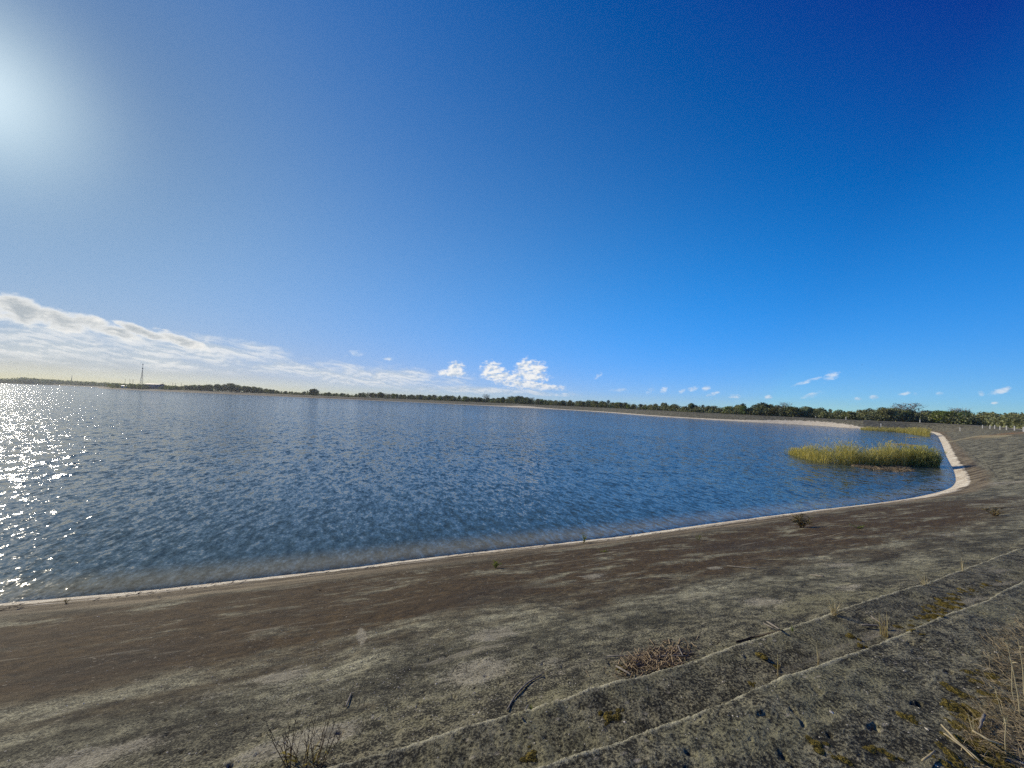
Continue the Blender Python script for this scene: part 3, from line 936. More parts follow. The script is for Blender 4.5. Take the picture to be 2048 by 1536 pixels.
px = 2120.0
while px > 335:
    p, r = far_ground(px, 12)
    pitch = (3.9 if r < 320 else 5.6) / r * F * (1 + (abs(px - 1024) / F) ** 2)     # metres between trees
    for row in range(2):
        q = px + rt.uniform(-.45, .45) * pitch
        ty = float(np.interp(q, TX, TY))
        if row == 0: ty += rt.uniform(.0, 7.5) * (1 if r < 320 else .55); ex = rt.uniform(9, 15)
        else: ty += rt.uniform(-.6, 3.0) * (1 if r < 320 else .5); ex = rt.uniform(20, 34)
        v = rt.random()
        kind = ('oak' if v < .42 else 'olive' if v < .74 else 'bright' if v < .86 else 'palm' if v < .965 else 'bare') if row else ('olive' if v < .38 else 'bright' if v < .66 else 'oak' if v < .92 else 'bare')
        if kind == 'palm': ty -= 1.2
        add_tree(kind, q, ex, ty, rt.uniform(.75, 1.15) * (1.0 if kind != 'palm' else 1.0))
    px -= pitch
# the trees one can pick out
add_tree('oak', 462, 22, 766, 1.15, 'flat-topped dark oak standing above the spit trees right of the blue shed')
add_tree('oak', 630, 20, 777.5, 1.35, 'dark domed oak alone on the low shore under the small puff clouds')
add_tree('bare', 972, 24, 787.5, 1.1, 'airy pale-stemmed tree with sky showing through, below the left cumulus heads')
add_tree('bare', 1822, 24, 805, 1.25, 'tall bare tree reaching highest over the corner of the far bank')
add_tree('bare', 1800, 26, 806, 1.0, 'bare twiggy tree just left of the tallest bare tree at the corner')
add_tree('bare', 1570, 26, 804, 1.0, 'pale bare treetop over dark oaks, above the white sand')
add_tree('oak', 1385, 14, 806, .9, 'black-green round oak alone in front of bright bushes on the far bank')
add_tree('oak', 1525, 18, 805, 1.2, 'tall cluster-topped dark oak highest above the white sand')
add_tree('palm', 1487, 22, 806, 1.1, 'tall palm left of the highest dark oak on the far bank')
add_tree('palm', 1216, 22, 799.5, 1.1, 'palm with round head above the far bank right of the cumulus')
add_tree('bare', 1917, 26, 815, 1.1, 'bare greyish treetop left of the row of white posts')

# woods that read as one mass: behind the trees, and along the far left shore
def woods(name, pts_, label, n_per, leaf, material):
    b = Bag()
    for (x, y, z0, h, w) in pts_:
        tn = rt.uniform(.25, .75)
        for i in range(n_per):
            a = rt.uniform(0, 6.283); q = w * rt.random() ** .5
            zz = z0 + h * (1 - (q / w) ** 2 * .5) * rt.random() ** .55
            p = Vector((x + q * math.cos(a), y + q * math.sin(a), zz))
            nrm = Vector((rt.gauss(0, 1), rt.gauss(0, 1), rt.gauss(.4, .7))).normalized()
            u = nrm.orthogonal().normalized(); v = nrm.cross(u); s = leaf * rt.uniform(.6, 1.3)
            b.face((p - u * s, p - v * s * .7, p + u * s, p + v * s * .7), min(max(tn + rt.gauss(0, .2), 0), 1))
    o = b.build(name, material)
    return tag(o, label, 'woods', kind='stuff')
lst = []
for i in range(2100):
    q = rt.uniform(335, 2200); p, r = far_ground(q, rt.uniform(8, 44) + (32 if q > 1940 else 0)); z0 = gnd(p.x, p.y)
    ty = float(np.interp(q, TX, TY)) + .2 + rt.uniform(0, 9) * (1 if r < 320 else .45)
    h = top_height(q, ty, p) - z0
    if h > .8: lst.append((p.x, p.y, z0 - .2, h, rt.uniform(2.2, 3.6)))
woods('undergrowth', lst, 'dark scrub filling the gaps under the trees behind the far bank', 64, .36, M['olive'])
lst = []
for i in range(560):
    q = rt.uniform(-120, 350); ex = rt.uniform(4, 80)
    if 288 < q < 329 or 241 < q < 260: ex = rt.uniform(75, 110)
    p, r = far_ground(q, ex); z0 = gnd(p.x, p.y)
    ty = float(np.interp(q, TX, TY)) + rt.choice((0, 1, 2, 3)) * rt.random()
    h = top_height(q, ty, p) - z0
    lst.append((p.x, p.y, z0, max(h, 2), rt.uniform(5, 9)))
woods('far_woods', lst, 'distant dark woods along the low shore at the far left', 40, 1.5, M['oak'])

# ------------------------------------------------------------------ far structures
def far_point(px, depth_y):
    d = ray(px, 765 + .0395 * px)
    k = depth_y / d.y
    return Vector((d.x * k, d.y * k, 0))
def lattice(name, px, base_y, top_y, D, bw, label, cat, kind):
    p = far_point(px, D)
    zt, zb = top_height(px, top_y, p), 1.0
    h = zt - zb
    r = empty(name, (p.x, p.y, zb), .35)
    leg = []
    for i, (sx, sy) in enumerate(((1, 1), (-1, 1), (-1, -1), (1, -1))):
        b = Bag()
        b.tube([(sx * bw, sy * bw, -.5), (sx * bw * .18, sy * bw * .18, h * .72)], [.20, .15], 5)
        b.build('leg', M['steel'], r)
    b = Bag()
    n = 9
    for k in range(n):
        z0, z1 = h * .72 * k / n, h * .72 * (k + 1) / n
        w0, w1 = bw * (1 - .82 * k / n), bw * (1 - .82 * (k + 1) / n)
        c = [(1, 1), (-1, 1), (-1, -1), (1, -1)]
        for i in range(4):
            a, e = c[i], c[(i + 1) % 4]
            b.tube([(a[0] * w0, a[1] * w0, z0), (e[0] * w1, e[1] * w1, z1)], .08, 4)
            b.tube([(e[0] * w0, e[1] * w0, z0), (a[0] * w1, a[1] * w1, z1)], .08, 4)
            b.tube([(a[0] * w1, a[1] * w1, z1), (e[0] * w1, e[1] * w1, z1)], .08, 4)
    b.build('bracing', M['steel'], r)
    b = Bag()
    b.tube([(0, 0, h * .70), (0, 0, h)], [bw * .17, bw * .10], 8)
    b.build('mast', M['steel'], r)
    b = Bag()
    if kind == 'tower':
        for a in range(3):
            q = a * 2.094
            b.box((bw * .30 * math.cos(q), bw * .30 * math.sin(q), h * .80), (.7, .7, 2.6), rz=q)
            b.box((bw * .26 * math.cos(q), bw * .26 * math.sin(q), h * .95), (.5, .5, 2.2), rz=q)
        b.build('antenna', M['steel'], r)
    else:
        for z in (.74, .85, .96):
            b.box((0, 0, h * z), (bw * 1.7, .4, .4))
        b.build('crossarm', M['steel'], r)
    tag(r, label, cat)
    return r
lattice('lattice_tower', 282, 770, 726.5, 880, 2.7, 'tall grey lattice tower tapering to an antenna mast beside the blue shed', 'tower', 'tower')
lattice('power_pylon', 142, 766, 749, 1150, 1.6, 'short dark pylon alone above the far left woods', 'pylon', 'pylon')
for i, (q, t_) in enumerate(((249, 758), (258.5, 758.5), (265, 759), (325, 764.5), (344.5, 765), (350, 765.5), (362, 765))):
    p = far_point(q, 900)
    zt = top_height(q, t_, p)
    r = empty('utility_pole', (p.x, p.y, 1.0), .4)
    b = Bag(); b.tube([(0, 0, -.5), (0, 0, zt - 1.0)], [.34, .24], 6); b.build('pole', M['pole'], r)
    b = Bag(); b.box((0, 0, zt - 2.0), (2.6, .22, .26)); b.build('crossarm', M['pole'], r)
    where = ['leftmost of the three poles left of the lattice tower', 'middle one of the three poles left of the lattice tower', 'pole nearest on the left of the lattice tower',
             'pole at the right end of the blue shed', 'first of three poles right of the blue shed', 'middle of three poles right of the blue shed', 'last pole before the wooded spit'][i]
    tag(r, 'thin wooden utility pole, ' + where, 'utility pole', 'utility poles on the far left shore')
# the long blue shed and the white roof
def shed(name, x0, x1, y0, y1, back, zb, mats, label, cat):
    D = far_ground((x0 + x1) / 2, back)[0].y
    a, b_ = far_point(x0, D), far_point(x1, D)
    c = (a + b_) / 2
    h = top_height((x0 + x1) / 2, y0, c) - zb
    w = (b_ - a).length
    dirv = (b_ - a).normalized()
    r = empty(name, (c.x, c.y, zb), math.atan2(dirv.y, dirv.x))
    dp = w * .45
    b = Bag()
    b.box((0, 0, h * .43), (w, dp, h * .86))
    for k in range(12):
        b.box((-w / 2 + w * (k + .5) / 12, -dp / 2 - .06, h * .43), (.25, .12, h * .84), .2)
    b.build('wall', mats[0], r)
    b = Bag()
    k = len(b.v)
    o = .8
    for sx in (-1, 1):
        for yy, zz in ((-dp / 2 - o, h * .84), (0, h), (dp / 2 + o, h * .84), (dp / 2 + o, h * .88), (0, h * 1.05), (-dp / 2 - o, h * .88)):
            b.v.append((sx * (w / 2 + o), yy, zz))
    b.f += [tuple(range(6))[::-1], tuple(range(6, 12))] + [(i, (i + 1) % 6, 6 + (i + 1) % 6, 6 + i) for i in range(6)]
    b.t += [.5] * 8
    b.build('roof', mats[1], r)
    d_b = Bag()
    for q in (-.28, .18):
        d_b.box((w * q, -dp / 2 - .14, h * .30), (w * .12, .1, h * .55))
    d_b.build('door', mats[2], r)
    tag(r, label, cat)
shed('long_shed', 295, 323, 767.5, 777, 45, .8, (M['shed'], M['roof'], M['roof']), 'long blue-grey metal shed on the spit right of the lattice tower', 'shed')
shed('low_hut', 245, 256, 771.0, 774, 30, 1.6, (M['white'], M['white'], M['shed']), 'small low white-roofed hut on the spit left of the lattice tower', 'hut')

# white marker boxes and posts on the crest
def crest_post(px, ybase, D=None, h=.85, w=.14, label='', group=None, depth_z=3.0):
    p = on_level(px, ybase, depth_z)
    p.z = gnd(p.x, p.y)
    r = empty('crest_post', p, math.atan2(sun_dir.y, sun_dir.x) - .5)
    b = Bag(); b.box((0, 0, h / 2 - .15), (w, w, h + .3)); b.build('post', M['post'], r)
    b = Bag(); k = len(b.v)
    s = w * .5
    b.v += [(-s * 1.25, -s * 1.25, h), (s * 1.25, -s * 1.25, h), (s * 1.25, s * 1.25, h), (-s * 1.25, s * 1.25, h), (-s * 1.25, -s * 1.25, h + .04), (s * 1.25, -s * 1.25, h + .04), (s * 1.25, s * 1.25, h + .04), (-s * 1.25, s * 1.25, h + .04), (0, 0, h + .11)]
    b.f += [(3, 2, 1, 0), (0, 1, 5, 4), (1, 2, 6, 5), (2, 3, 7, 6), (3, 0, 4, 7), (4, 5, 8), (5, 6, 8), (6, 7, 8), (7, 4, 8)]; b.t += [.5] * 9
    b.build('post_cap', M['post'], r)
    tag(r, label, 'post', group)
    return r
POSTS = [(1484, 827.8, 2.9), (1577, 832.8, 2.8), (1631, 836.6, 2.75), (1692, 840, 2.75), (1762, 843.5, 2.85), (1840, 845.6, 2.95), (1920, 851.3, 3.05), (1965, 853.3, 3.1), (1980, 854.6, 3.15), (1989.5, 855.4, 3.15), (2000, 856.6, 3.2), (2013, 857.8, 3.2), (2029, 859.6, 3.2), (2047, 862, 3.2)]
PT = ['lone white post on the far crest nearest the cumulus side', 'white post on the far crest left end of the white sand', 'white post on the crest over the middle of the white sand', 'white post on the crest at the right end of the white sand',
      'white post by the russet grass above the far reeds', 'white post at the right end of the russet grass', 'solitary white post between the russet grass and the close row', 'first white post of the close row at the bend',
      'second white post of the close row, closely beside the first', 'third white post of the close row', 'fourth white post of the close row', 'fifth white post of the close row', 'white post next to last at the photo edge', 'white post cut by the right photo edge, tallest of the row']
for (q, yb, zz), t_ in zip(POSTS, PT):
    far = q < 1930
    crest_post(q, yb, h=1.15 if q < 1900 else (1.0 if far else .85), w=.20 if q < 1900 else .17, label=t_, group='white posts along the crest', depth_z=zz)
p, r_ = far_ground(1273, 3)
rr = empty('marker_sign', (p.x, p.y, gnd(p.x, p.y)), .9)
b = Bag(); b.box((0, 0, .4), (.16, .16, 1.4)); b.build('post', M['post'], rr)
b = Bag(); b.box((0, -.12, 1.35), (1.3, .08, .95)); b.build('panel', M['white'], rr)
tag(rr, 'small white marker panel on a post in front of the far trees', 'sign')

# ------------------------------------------------------------------ reeds
def reed_mesh(name, spots, material, label, hmin, hmax, w=.022, kind='stuff', cat='reeds', lean=.16, leaves=3):
    b = Bag()
    for (x, y, z, k) in spots:
        h = (hmin + (hmax - hmin) * rt.random() ** 1.5) * k
        lx, ly = rt.gauss(.05, lean) * h, rt.gauss(-.02, lean) * h
        tn = min(max(rt.gauss(.5, .25), 0), 1)
        b.blade((x, y, z - .25), (x + lx, y + ly, z + h), w, (rt.gauss(0, .05), rt.gauss(0, .05), 0), 3, tn)
        for j in range(leaves):
            q = rt.uniform(.12, .8); a = rt.uniform(0, 6.283); l = h * rt.uniform(.22, .5)
            bx, by, bz = x + lx * q, y + ly * q, z + h * q
            b.blade((bx, by, bz), (bx + math.cos(a) * l * .55, by + math.sin(a) * l * .55, bz + l * rt.uniform(.35, .9)), w * 1.25, (0, 0, l * .08), 2, min(max(tn + rt.gauss(0, .2), 0), 1))
        if h > hmax * .86 * k and leaves > 2 and rt.random() < .5:      # a pale seed plume
            for j in range(3):
                b.blade((x + lx * .98, y + ly * .98, z + h * .97), (x + lx + rt.gauss(.05, .06), y + ly + rt.gauss(0, .06), z + h + rt.uniform(.05, .22)), w * 1.6, (0, 0, 0), 2, 1.0)
    o = b.build(name, material)
    return tag(o, label, cat, kind=kind)
def bed(front, depth, n, jit=.4):
    out = []
    P_ = [on_level(a, b_, 0) for a, b_, *_ in front]
    K = [f[2] for f in front]
    seg = [(P_[i + 1] - P_[i]).length for i in range(len(P_) - 1)]
    tot_ = sum(seg)
    for _ in range(n):
        u = rt.random() * tot_
        i = 0
        while u > seg[i] and i < len(seg) - 1: u -= seg[i]; i += 1
        t = u / seg[i]
        p_ = P_[i].lerp(P_[i + 1], t)
        k = K[i] + (K[i + 1] - K[i]) * t
        back = Vector((p_.x, p_.y)).normalized() * depth * rt.random() * min(1, k * 1.05)
        clump = .70 + .42 * float(perlin(np.array([p_.x * .8 + back.x * .5]), np.array([p_.y * .8]))[0] + .5)
        out.append((p_.x + back.x + rt.gauss(0, jit * .3), p_.y + back.y + rt.gauss(0, jit * .3), 0.0, k * clump))
    return out
FRONT = [(1582, 909, .30), (1600, 915, .48), (1622, 922, .72), (1650, 927, 1.02), (1690, 930, 1.08), (1715, 930, 1.0), (1735, 931, .86), (1760, 931, 1.0), (1790, 930, 1.06), (1806, 931, .72), (1817, 930, .30)]
reed_mesh('reed_bed', bed(FRONT, 5.0, 3300), M['reed'], 'long bed of yellow-green reeds standing in the water off the sandy corner', 1.0, 2.1, w=.026)
P0_ = on_level(1862, 934, 0)
spots = []
for i in range(1900):
    a = rt.uniform(0, 6.283); q = 1.55 * rt.random() ** .5
    spots.append((P0_.x + q * math.cos(a), P0_.y + 1.3 + q * math.sin(a), 0, (1.0 - .32 * (q / 1.55) ** 2)))
reed_mesh('reed_clump', spots, M['reedg'], 'rounded green clump of reeds next to the white sand, right of the long reed bed', 1.3, 2.1, kind=None, cat='reed clump', lean=.22, leaves=4)
FAR = [(1722, 859.5, .5), (1745, 861.5, .8), (1790, 864, .85), (1815, 866.5, .9), (1835, 870, 1.15), (1858, 873, 1.2)]
reed_mesh('far_reed_bed', bed(FAR, 9, 3000), M['reed'], 'farther strip of reeds along the inlet at the foot of the far bank', 1.1, 1.75, w=.045)
sp = [(on_level(rt.gauss(1690, 16), rt.gauss(965, 5), 0)) for i in range(46)]
reed_mesh('sparse_reeds', [(p_.x, p_.y, 0, rt.uniform(.3, 1)) for p_ in sp], M['reed'], 'few thin short reed stems poking out of open water in front of the reed bed', .12, .38, w=.012, leaves=1)
sp = [(on_level(rt.uniform(1566, 1584), rt.gauss(907, 2), 0)) for i in range(26)]
reed_mesh('reed_stragglers', [(p_.x, p_.y, 0, rt.uniform(.4, 1)) for p_ in sp], M['reedg'], 'loose pale reeds standing apart at the left tip of the reed bed', .5, 1.2, leaves=2)
# mat of dead reeds at the foot of the bed, low sandbars behind it
def mat_mesh(name, front, depth, hgt, n, material, label, cat, ln=.5):
    b = Bag()
    for (x, y, z, k) in bed([(a, c, 1.0) for a, c in front], depth, n, 1.0):
        a = rt.uniform(0, 6.283); l = rt.uniform(.3, 1) * ln
        z = rt.uniform(-.02, hgt)
        b.blade((x, y, z), (x + math.cos(a) * l, y + math.sin(a) * l, z + rt.gauss(.03, .05)), .03, (0, 0, .03), 2, rt.random())
    return tag(b.build(name, material), label, cat, kind='stuff')
mat_mesh('dead_reed_mat', [(1712, 933), (1740, 938), (1770, 941.5), (1796, 942.5), (1806, 939)], 1.8, .09, 1900, M['litter'], 'flat brown mat of dead reeds floating at the foot of the reed bed', 'dead reeds')
mat_mesh('driftline', [(1788, 889.5), (1810, 890.5), (1832, 893)], 2.6, .10, 900, M['straw'], 'pale strip of drifted straw on the water behind the reed bed', 'drift')
mat_mesh('inlet_driftline', [(1818, 875.5), (1834, 876.5)], 2.6, .08, 400, M['straw'], 'short pale strip of drift in front of the farther reeds', 'drift')

# ------------------------------------------------------------------ plants on the near slope
def slope_frame(p, e=.25):
    zx = (gnd(p.x + e, p.y) - gnd(p.x - e, p.y)) / (2 * e); zy = (gnd(p.x, p.y + e) - gnd(p.x, p.y - e)) / (2 * e)
    return Vector((-zx, -zy, 1)).normalized()
def size_at(p, npx):
    return npx / F * (p - EYE).length * max((p - EYE).normalized().dot(cam_rot @ Vector((0, 0, -1))), .3)
def weed(px, py, wpx, hpx, material, label, n=60, name='weed', group=None, broad=1.0, stems=True):
    p = hit(px, py)
    w, h = size_at(p, wpx) / 2, size_at(p, hpx)
    r = empty(name, p)
    b, s = Bag(), Bag()
    nst = max(4, n // 9)
    for i in range(nst):
        a = rt.uniform(0, 6.283); q = w * rt.uniform(.2, 1)
        tip = Vector((q * math.cos(a), q * math.sin(a), h * rt.uniform(.55, 1.0) * (1.1 - .5 * q / w)))
        s.tube([(rt.gauss(0, w * .08), rt.gauss(0, w * .08), -.03), tip * .5 + Vector((0, 0, h * .08)), tip], [h * .018 + .001, h * .013 + .001, .001], 4)
        for j in range(n // nst):
            u = rt.uniform(.12, 1.0); bp = tip * u + Vector((0, 0, h * .16 * u * (1 - u))); aa = rt.uniform(0, 6.283); l = rt.uniform(.12, .34) * (h + w) * .6
            b.blade(bp, bp + Vector((math.cos(aa) * l, math.sin(aa) * l, l * rt.uniform(-.1, .8))), l * .22 * broad, (0, 0, l * .08), 3, rt.random())
    s.build('stem', M['stem'], r)
    b.build('leaves', material, r)
    return tag(r, label, 'weed', group)
weed(990, 1136, 26, 22, M['weed'], 'small bright green weed on the bare slope below the middle of the shore', 70)
weed(1168, 1086, 15, 22, M['weed'], 'upright green weed rooted on the pale waterline', 46)
weed(1397, 1080, 17, 11, M['weed'], 'low green weed just above the waterline, right of the upright one', 46)
weed(1602, 1056, 46, 32, M['dryweed'], 'round brown-green bush, largest plant near the waterline', 190)
weed(1717, 1058, 32, 11, M['weed'], 'flat green weed right of the round brown bush', 60)
weed(1990, 1032, 44, 20, M['dryweed'], 'broad dry weed high on the slope near the right edge', 110)
weed(132, 1207, 12, 14, M['dryweed'], 'small dark tuft on the pale waterline at far left', 50)
weed(1205, 1104, 36, 6, M['weed'], 'thin flat green sprig lying beside a pale scrape', 34)
weed(1605, 1033, 10, 9, M['dryweed'], 'tiny reddish weed at the waterline behind the round bush', 26)
weed(640, 1182, 9, 6, M['stem'], 'dark scrap of weed on the seam below the pale waterline', 24)

# tall dead-stemmed plant at the bottom edge
p = hit(606, 1528)
r = empty('dead_plant', p)
hh = size_at(p, 100)
s, b = Bag(), Bag()
for (tx, ty_, bx) in ((-95, 78, -26), (-20, 92, -18), (-30, 70, -20), (30, 98, 20), (42, 84, 26), (14, 60, 10), (62, 96, 34), (-8, 52, -8), (36, 50, 24), (-48, 40, -20), (26, 104, 14), (70, 40, 30), (-70, 60, -30), (-62, 34, -24), (52, 66, 40), (0, 74, 2), (-14, 80, -30), (56, 108, 44), (80, 62, 46), (22, 70, -4), (-36, 88, -36)):
    rx = cam_rot @ Vector((1, 0, 0)); uz = Vector((0, 0, 1))
    k = hh / 100
    base = rx * (bx * k * .8) + Vector((rt.gauss(0, .02), rt.gauss(0, .03), -.03))
    tip = rx * (tx * k) + uz * (ty_ * k) + Vector((rt.gauss(0, .03), rt.gauss(0, .05), 0))
    mid = base.lerp(tip, .5) + Vector((rt.gauss(0, .012), rt.gauss(0, .012), .012))
    s.tube([base, mid, tip], [.0024, .0019, .0008], 5)
    for j in range(4):
        q = base.lerp(tip, rt.uniform(.4, .95)); a = rt.uniform(0, 6.283); l = rt.uniform(.025, .07)
        s.tube([q, q + Vector((math.cos(a) * l * .5, math.sin(a) * l * .5, l))], [.0016, .0008], 4)
    for j in range(2):
        q = base.lerp(tip, rt.uniform(.02, .38)); a = rt.uniform(0, 6.283); l = rt.uniform(.025, .055)
        b.blade(q, q + Vector((math.cos(a) * l, math.sin(a) * l, l * rt.uniform(0, .8))), l * .26, (0, 0, .006), 3, rt.random())
s.build('stem', M['stem'], r); b.build('leaves', M['yellowleaf'], r)
tag(r, 'tall dead brown stems with a few yellow-green leaves at the bottom edge', 'plant')

# straw tufts, moss cushions, driftwood
def tuft(px, py, wpx, hpx, n, label, name='grass_tuft', material=None, group=None, lean=(0, 0)):
    p = hit(px, py)
    w, h = size_at(p, wpx) / 2, size_at(p, hpx)
    b = Bag()
    for i in range(n):
        a = rt.uniform(0, 6.283); q = w * rt.random()
        k = rt.uniform(.4, 1)
        b.blade((rt.gauss(0, w * .15), rt.gauss(0, w * .15), -.01), (q * math.cos(a) + lean[0] * h * k, q * math.sin(a) + lean[1] * h * k, h * k), max(.0022, h * .018), (0, 0, h * .06 * rt.random()), 4, rt.random())
    o = b.build(name, material or M['straw']); o.location = p
    return tag(o, label, 'grass tuft', group)
tuft(1668, 1230, 46, 34, 46, 'pale straw tuft standing on the lower ledge in the middle of the slope')
tuft(1770, 1272, 50, 52, 30, 'thin straw tuft with long bent stalks on the upper ledge')
tuft(1636, 1330, 10, 44, 9, 'two or three upright stalks on the upper ledge below the dark branch')
tuft(1556, 1352, 10, 46, 7, 'single dry stalk group between the two ledges')
tuft(1850, 1170, 40, 24, 30, 'dry pale tuft in the lower ledge near the moss patch')
tuft(1925, 1142, 20, 28, 14, 'sparse upright tuft on the lower ledge beside the right edge')
tuft(1585, 1262, 14, 16, 18, 'small yellow-green tuft at the end of the dark branch', material=M['weed'])
tuft(1062, 1418, 12, 14, 16, 'tiny yellow-green tuft at the ledge by the short stick', material=M['weed'])
tuft(1945, 1467, 22, 40, 10, 'bleached stalk pair standing in the brown thatch')

# dry grass with tall stalks in the lower right corner
b = Bag()
cen = [(2000, 1420, 60), (2030, 1360, 45), (2040, 1480, 60), (1985, 1470, 45), (2070, 1420, 50), (2010, 1340, 40), (1960, 1500, 40), (2090, 1500, 60), (2060, 1300, 40)]
for i in range(3200):
    cx, cy, q = rt.choice(cen)
    d = ray(cx + rt.gauss(0, q * .55), cy + rt.gauss(0, q * .5))
    s_p = slope_pt(min(max(cx + rt.gauss(0, q * .55), 1900), 2200), min(max(cy + rt.gauss(0, q * .5), 1250), 1640))
    z = gnd(s_p.x, s_p.y)
    a = rt.uniform(0, 6.283); l = rt.uniform(.03, .11)
    b.blade((s_p.x, s_p.y, z - .005), (s_p.x + math.cos(a) * l, s_p.y + math.sin(a) * l, z + l * rt.uniform(.03, .5)), .0020, (0, 0, l * .1), 3, rt.random())
tag(b.build('dry_thatch', M['thatch']), 'brown matted dry grass in the lower right corner', 'dry grass', kind='stuff')
def stalk(pts_px, base, wid, label, h0):
    """a tall bent stalk standing at base; pts_px give its leaning shape in picture pixels"""
    p = hit(*base)
    k = size_at(p, 1.0)
    rx = cam_rot @ Vector((1, 0, 0)); uz = cam_rot @ Vector((0, 1, 0))
    b = Bag()
    path = [Vector((0, 0, -.01))] + [rx * ((x - base[0]) * k) + uz * ((base[1] - y) * k) + Vector((0, 0, h0 * k)) for x, y in pts_px]
    b.tube(path, [wid * (1 - .6 * i / len(path)) for i in range(len(path))], 5, .9)
    t = path[-1]
    for j in range(4):
        q = path[-1].lerp(path[-2], rt.random())
        b.blade(q, q + Vector((rt.gauss(0, .02), rt.gauss(0, .02), rt.uniform(.01, .04))), .004, (0, 0, 0), 2, .9)
    o = b.build('grass_stalk', M['straw']); o.location = p
    return tag(o, label, 'grass stalk', 'tall dry stalks in the lower right corner')
stalk([(2036, 1390), (2026, 1340), (2014, 1285)], (2040, 1430), .0030, 'tallest straw stalk leaning left at the right edge', 0)
stalk([(2046, 1340), (2040, 1300), (2036, 1280)], (2048, 1390), .0026, 'straw stalk forking off beside the tallest one', 0)
stalk([(2024, 1380), (2024, 1330), (2023, 1322)], (2030, 1410), .0024, 'upright straw stalk standing left of the tallest one', 0)
stalk([(1996, 1400), (1988, 1372)], (2006, 1432), .0022, 'short leaning stalk over the moss cushions', 0)
stalk([(1990, 1300), (2000, 1310)], (2046, 1345), .0022, 'straw stalk bent far over to the left at the right edge', 0)
stalk([(2010, 1480), (2012, 1440), (2006, 1450)], (2012, 1510), .0024, 'hooked stalk curled over at the bottom of the thatch', 0)

def cushion_proto(k):
    """a knot of small fuzzy domes of unequal size, about one unit across"""
    rnd = random.Random(k)
    b = Bag()
    lobes = [(0, 0, .62)] + [(rnd.gauss(0, .55), rnd.gauss(0, .45), rnd.uniform(.22, .48)) for _ in range(7)]
    for (cx, cy, r0) in lobes:
        n, mth, k0 = 7, 14, len(b.v)
        for i in range(n + 1):
            t = i / n * math.pi * .58
            for j in range(mth):
                a = 2 * math.pi * j / mth
                r_ = r0 * (1 + rnd.gauss(0, .11))
                b.v.append((cx + math.sin(t) * math.cos(a) * r_, cy + math.sin(t) * math.sin(a) * r_, math.cos(t) * .62 * r_))
        for i in range(n):
            for j in range(mth):
                j2 = (j + 1) % mth
                b.f.append((k0 + i * mth + j, k0 + (i + 1) * mth + j, k0 + (i + 1) * mth + j2, k0 + i * mth + j2)); b.t.append(min(max(rnd.gauss(.45, .3), 0), 1))
        for i in range(int(420 * r0)):
            t = math.acos(rnd.random()); a = rnd.uniform(0, 6.283)
            p = Vector((math.sin(t) * math.cos(a), math.sin(t) * math.sin(a), math.cos(t) * .62)) * r0
            q = p * rnd.uniform(1.1, 1.35) + Vector((rnd.gauss(0, .03), rnd.gauss(0, .03), .02))
            b.blade(p * .95 + Vector((cx, cy, 0)), q + Vector((cx, cy, 0)), .035, (0, 0, 0), 1, rnd.random())
    return b
cush = None
CUSH = {}
def cushion(px, py, wpx, label, group, flat=1.0):
    p = hit(px, py)
    s_ = size_at(p, wpx) / 2
    k = rt.randrange(4)
    if k in CUSH:
        o = CUSH[k].copy(); COL.objects.link(o)
    else:
        o = CUSH[k] = cushion_proto(k).build('moss_cushion', M['moss'])
    o.location = p - Vector((0, 0, s_ * .08))
    o.scale = (s_ * rt.uniform(.9, 1.3), s_ * rt.uniform(.7, 1.0), s_ * flat)
    up = slope_frame(p)
    o.rotation_mode = 'QUATERNION'
    o.rotation_quaternion = up.to_track_quat('Z', 'Y') @ Euler((0, 0, rt.uniform(0, 6.28))).to_quaternion()
    return tag(o, label, 'moss cushion', group)
for (a, b_, w_) in ((1980, 1352, 30), (1992, 1395, 34), (1950, 1362, 22), (1908, 1380, 30), (1925, 1388, 24), (1895, 1410, 34), (1912, 1412, 26), (1970, 1388, 28), (1935, 1440, 44), (1955, 1428, 34), (1922, 1452, 30), (1960, 1452, 34), (1918, 1478, 36), (1985, 1492, 46),
                    (1960, 1490, 40), (1900, 1508, 36), (1945, 1510, 34), (2000, 1500, 34), (1890, 1528, 36), (1985, 1526, 40), (1915, 1530, 30), (2010, 1530, 34), (1940, 1345, 24), (2000, 1368, 26)):
    cushion(a, b_, w_, 'olive-brown moss cushion in the corner beside the matted dry grass', 'moss cushions in the lower right corner', .75)
for i in range(46):
    u = rt.random(); q = rt.gauss(0, 1)
    a, b_ = 1870 + rt.gauss(0, 34), 0
    b_ = 1222 - (a - 1870) * .42 + rt.gauss(0, 11) 
    cushion(a, b_, rt.uniform(8, 19), 'small dark olive moss cushion in the dense patch just below the upper ledge', 'moss cushions packed below the upper ledge', .7)
for i in range(14):
    a = rt.uniform(1900, 2000)
    cushion(a, 1205 - (a - 1900) * .47 + rt.gauss(0, 4), rt.uniform(7, 14), 'tiny moss cushion strung along the upper ledge right of the dense patch', 'moss cushions strung along the upper ledge', .7)
